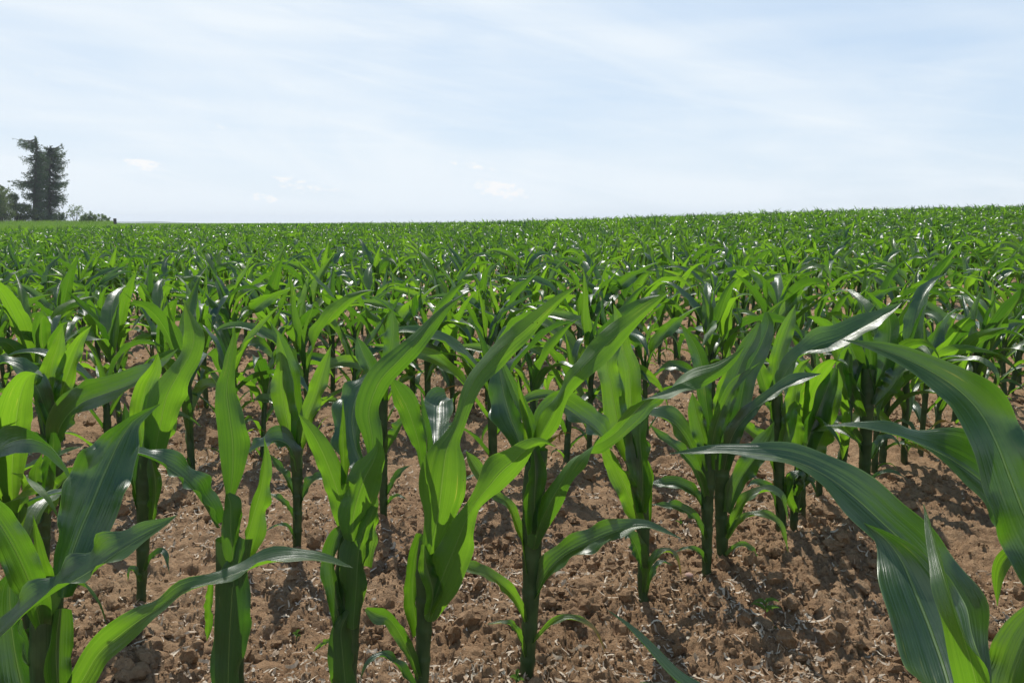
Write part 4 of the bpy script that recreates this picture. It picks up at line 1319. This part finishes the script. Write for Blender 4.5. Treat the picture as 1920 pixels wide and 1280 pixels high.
def larch(name, label, trunk, branches, d, seed, group=None):
    r3 = np.random.default_rng(seed)
    base = far_pt(trunk[0][0], trunk[0][1], d)
    root = empty(name, tuple(base))
    tag(root, label, 'larch tree', group)
    tb = Buf()
    T = np.array([far_pt(cx, cy, d + r3.normal(0, .2)) for cx, cy in trunk]) - base
    T[0, 2] -= 1.5
    tb.add(*stalk_geo(T, list(np.linspace(.42, .06, len(trunk))), 9, (), 24))
    pts = []
    for (x0, y0, x1, y1, dens) in branches:
        # the branch leaves the trunk and ends at the mark; depth spread makes the crown round
        for rep in range(3):
            dep = r3.normal(0, 1.0) * (0.4 + abs(x1 - x0) / 90.0)
            p0 = far_pt(x0, y0, d) - base
            p1 = far_pt(x1 + r3.normal(0, 10), y1 + r3.normal(0, 12), d + dep) - base
            if rep:
                p1 = p0 + (p1 - p0) * r3.uniform(.45, .95)
            tb.add(*limb(p0, p1, .09, .02, r3.uniform(.1, .5)))
            L = np.linalg.norm(p1 - p0)
            nt = int(2 + L * 1.7 * dens)
            for q in r3.uniform(.12, 1.03, nt):
                c = p0 + (p1 - p0) * q + np.array([0, 0, -.3 * math.sin(PI * min(q, 1))])
                ln = r3.uniform(.35, 1.35) * (1.15 - .5 * q)
                dirv = np.array([r3.normal(0, .35) + .25 * np.sign(x1 - x0) * q, r3.normal(0, .4), -1.0])
                if q > .9:
                    dirv = np.array([np.sign(x1 - x0) * .9, r3.normal(0, .4), r3.normal(.1, .5)])
                    ln *= .7
                dirv /= np.linalg.norm(dirv)
                m_ = int(6 + ln * 8)
                qq = r3.uniform(0, 1, (m_, 1))
                pts.append(c + dirv * ln * qq + r3.normal(0, .10, (m_, 3)))
    obj('trunk', tb.build('trunk', M_BARK), root)
    Vq, Fq = leaf_quads(np.vstack(pts), .10, r3, 0.0, 1.5)
    obj('crown', mesh_np('crown', Vq, Fq, M_NEEDLE, None, False), root)


br1 = []
br2 = []
for (x1, y1) in ((322, 190), (330, 186), (338, 200), (318, 215), (345, 232), (375, 260), (255, 225), (205, 250), (160, 215), (185, 245), (380, 300), (290, 300), (215, 330), (178, 360),
                 (250, 370), (385, 345), (390, 400), (265, 430), (400, 450), (270, 480), (250, 470), (225, 500), (210, 540), (390, 520), (225, 560),
                 (150, 580), (95, 575), (120, 600), (160, 625), (380, 590), (250, 610), (260, 650), (370, 650), (250, 700), (285, 720), (215, 690), (180, 690), (380, 710), (210, 720),
                 (390, 770), (330, 800), (350, 850), (400, 880), (340, 900), (300, 560), (340, 480), (300, 680), (350, 620), (345, 740), (360, 560), (310, 420), (350, 380), (270, 560)):
    y0 = max(190, y1 + (-18 if y1 > 400 else 12))
    br1.append((322, min(y0, 905), x1, y1, 1.5))
for (x1, y1) in ((430, 430), (425, 520), (430, 600), (420, 690), (430, 760), (420, 350), (425, 860), (60 + 40, 590), (150, 205), (170, 230)):
    br1.append((322, min(y1 - 10, 905), x1, y1, 1.4))
for y1 in range(310, 900, 22):
    br1.append((322, y1 - 12, 372 + (y1 * 7) % 60, y1, 1.7))
    br1.append((322, y1 - 12, 392, y1, 1.7))
    br2.append((450, max(y1 - 12, 280), 388, y1, 1.7))
larch('larch_tree', 'tall dark larch with bare-sided trunk, topmost tree at the far left', [(312, 940), (312, 800), (318, 600), (325, 400), (330, 260), (330, 185)], br1, 148.0, 1)
for (x1, y1) in ((430, 285), (452, 250), (480, 295), (520, 310), (562, 258), (545, 280), (570, 300), (500, 320), (560, 340), (580, 345), (425, 330), (590, 400), (600, 405),
                 (560, 440), (420, 420), (585, 460), (545, 500), (400, 500), (580, 520), (560, 560), (600, 600), (590, 590), (570, 620), (400, 600), (550, 660), (530, 690),
                 (390, 680), (560, 720), (600, 725), (590, 760), (540, 770), (390, 770), (570, 790), (400, 840), (540, 830), (560, 870), (500, 880), (420, 880), (470, 500), (500, 600), (440, 640),
                 (470, 720), (510, 740), (440, 780), (480, 840), (450, 400), (520, 400), (430, 560), (540, 600), (430, 470), (580, 900), (540, 915), (430, 915), (385, 900)):
    y0 = y1 + (-16 if y1 > 400 else 22)
    br2.append((450, min(max(y0, 275), 900), x1, y1, 1.6))
for (x1, y1) in ((400, 300), (380, 360), (395, 330), (360, 420), (375, 460), (350, 500), (360, 540), (370, 600), (350, 640), (365, 700), (350, 760), (380, 800), (370, 850),
                 (530, 300), (600, 590), (610, 600), (600, 715), (595, 700), (600, 395), (590, 330), (575, 260), (590, 450), (595, 530), (585, 680), (580, 740), (400, 260), (415, 250)):
    br2.append((450, min(max(y1 - 14, 275), 900), x1, y1, 1.3))
larch('larch_tree', 'broad dark larch close behind the taller trunk, drooping branches on its right', [(430, 935), (434, 800), (442, 600), (452, 420), (455, 262)], br2, 151.0, 2)


def broad_tree(name, label, cat, cxp, basey, d, lobes, mat, n_per, leaf, seed, trunkr=.2, group=None):
    r3 = np.random.default_rng(seed)
    base = far_pt(cxp, basey, d)
    root = empty(name, tuple(base))
    tag(root, label, cat, group)
    tb = Buf()
    pts = []
    for (lx, ly, lr, dn) in lobes:
        c = far_pt(lx, ly, d + r3.normal(0, lr / 40)) - base
        rr_ = lr / CR * d / FPX
        tb.add(*limb(np.array([r3.normal(0, .1), r3.normal(0, .1), -.6]), c, trunkr, trunkr * .15, 0.0))
        # twigs inside the lobe carry clusters of leaves
        for j in range(int(10 * dn)):
            dv = norm(r3.normal(0, 1, 3))
            e = c + dv * rr_ * r3.uniform(.5, 1.12)
            tb.add(*limb(c, e, trunkr * .13, .012, 0, 3, 4))
            m_ = int(n_per * dn)
            pts.append(e + r3.normal(0, 1, (m_, 3)) * rr_ * .22)
    obj('trunk', tb.build('trunk', M_BARK), root)
    Vq, Fq = leaf_quads(np.vstack(pts), leaf, r3)
    obj('crown', mesh_np('crown', Vq, Fq, mat, None, False), root)


broad_tree('broadleaf_tree', 'rounded broadleaf tree cut by the left edge, left of the larches', 'tree', 0, 950, 140,
           [(-60, 720, 90, 1.5), (0, 690, 75, 1.5), (40, 720, 60, 1.5), (-20, 800, 90, 1.6), (50, 810, 70, 1.5), (0, 880, 80, 1.5), (70, 880, 60, 1.3), (-80, 860, 90, 1.5), (10, 640, 22, 1)], M_BROAD, 48, .14, 3)
broad_tree('broadleaf_tree', 'lower dark broadleaf tree between the edge tree and the larch trunk', 'tree', 160, 950, 143,
           [(125, 720, 38, 1.4), (110, 780, 50, 1.4), (150, 830, 55, 1.5), (205, 800, 40, 1.3), (215, 860, 55, 1.4), (120, 890, 60, 1.4), (190, 910, 50, 1.3), (270, 830, 45, 1.3), (280, 890, 45, 1.4)], M_BROAD, 42, .13, 4)
broad_tree('bush', 'dark bush at the foot of the larches', 'bush', 380, 945, 144,
           [(350, 890, 40, 1.4), (390, 880, 38, 1.4), (340, 915, 40, 1.4), (410, 915, 35, 1.3), (370, 930, 30, 1.3)], M_NEEDLE, 26, .12, 5, .08)
broad_tree('bush', 'dark bush under the right edge of the larches', 'bush', 530, 945, 144,
           [(490, 900, 36, 1.4), (530, 885, 40, 1.3), (560, 905, 32, 1.3), (520, 925, 35, 1.3)], M_NEEDLE, 26, .12, 6, .08)
broad_tree('young_tree', 'thin young tree with loose airy crown right of the larches', 'tree', 675, 955, 138,
           [(640, 830, 30, .9), (670, 820, 30, .9), (715, 815, 32, .9), (690, 860, 28, .8), (640, 870, 26, .8), (720, 850, 22, .7), (600, 860, 22, .7)], M_BUSH, 13, .12, 7, .07)
broad_tree('bush', 'light green bush right of the airy young tree', 'bush', 790, 960, 136,
           [(760, 900, 34, 1.2), (800, 890, 34, 1.2), (830, 905, 32, 1.2), (780, 935, 36, 1.2), (740, 940, 28, 1.1), (830, 940, 30, 1.1)], M_BUSH, 38, .12, 8, .06)
broad_tree('bush', 'low spreading bush nearest the dark post', 'bush', 910, 962, 135,
           [(880, 905, 28, 1.0), (920, 905, 30, 1.0), (950, 915, 24, .9), (900, 940, 32, 1.1), (960, 935, 22, .8), (985, 915, 14, .6)], M_BUSH, 32, .11, 9, .05)

# dark post at the end of the hedge
d = 118.0
pb_ = far_pt(1037, 962, d)
root = empty('post', tuple(pb_))
tag(root, 'short dark weathered post right of the bushes on the skyline', 'post')


def box_bev(sx, sy, z0, z1, c=.02):
    V = []
    for z, k in ((z0, 0), (z1 - c, 0), (z1, c)):
        for (a, b) in ((-1, -1), (1, -1), (1, 1), (-1, 1)):
            V.append((a * (sx - k), b * (sy - k), z))
    V = np.array(V, float)
    F = []
    for l in range(2):
        for i in range(4):
            F.append((l * 4 + i, l * 4 + (i + 1) % 4, l * 4 + 4 + (i + 1) % 4, l * 4 + 4 + i))
    F.append((8, 9, 10, 11))
    return V, np.array(F)


Vb, Fb = box_bev(.16, .16, -.6, .72)
obj('shaft', mesh_np('shaft', Vb, Fb, M_POST, None, False), root)
Vb, Fb = box_bev(.175, .175, .722, .84, .04)
obj('cap', mesh_np('cap', Vb, Fb, M_POST, None, False), root)

# ------------------------------------------------------------------ thin summer haze
Vh = np.array([(x, y, z) for z in (-60, 17.5) for (x, y) in ((-3100, -3100), (3100, -3100), (3100, 3100), (-3100, 3100))], float)
Fh = np.array([(3, 2, 1, 0), (4, 5, 6, 7), (0, 1, 5, 4), (1, 2, 6, 5), (2, 3, 7, 6), (3, 0, 4, 7)])
M_HAZE = bpy.data.materials.new('haze')
M_HAZE.use_nodes = True
ht = NT(M_HAZE.node_tree)
hv = ht.node('ShaderNodeVolumePrincipled', {'Color': (0.86, 0.92, 1.0, 1), 'Density': 0.0003, 'Anisotropy': 0.2})
ho = ht.node('ShaderNodeOutputMaterial')
ht.t.links.new(hv.outputs[0], ho.inputs[1])
o = obj('haze', mesh_np('haze', Vh, Fh, M_HAZE, None, False))
tag(o, 'thin pale haze over the far field', 'haze', kind='stuff')
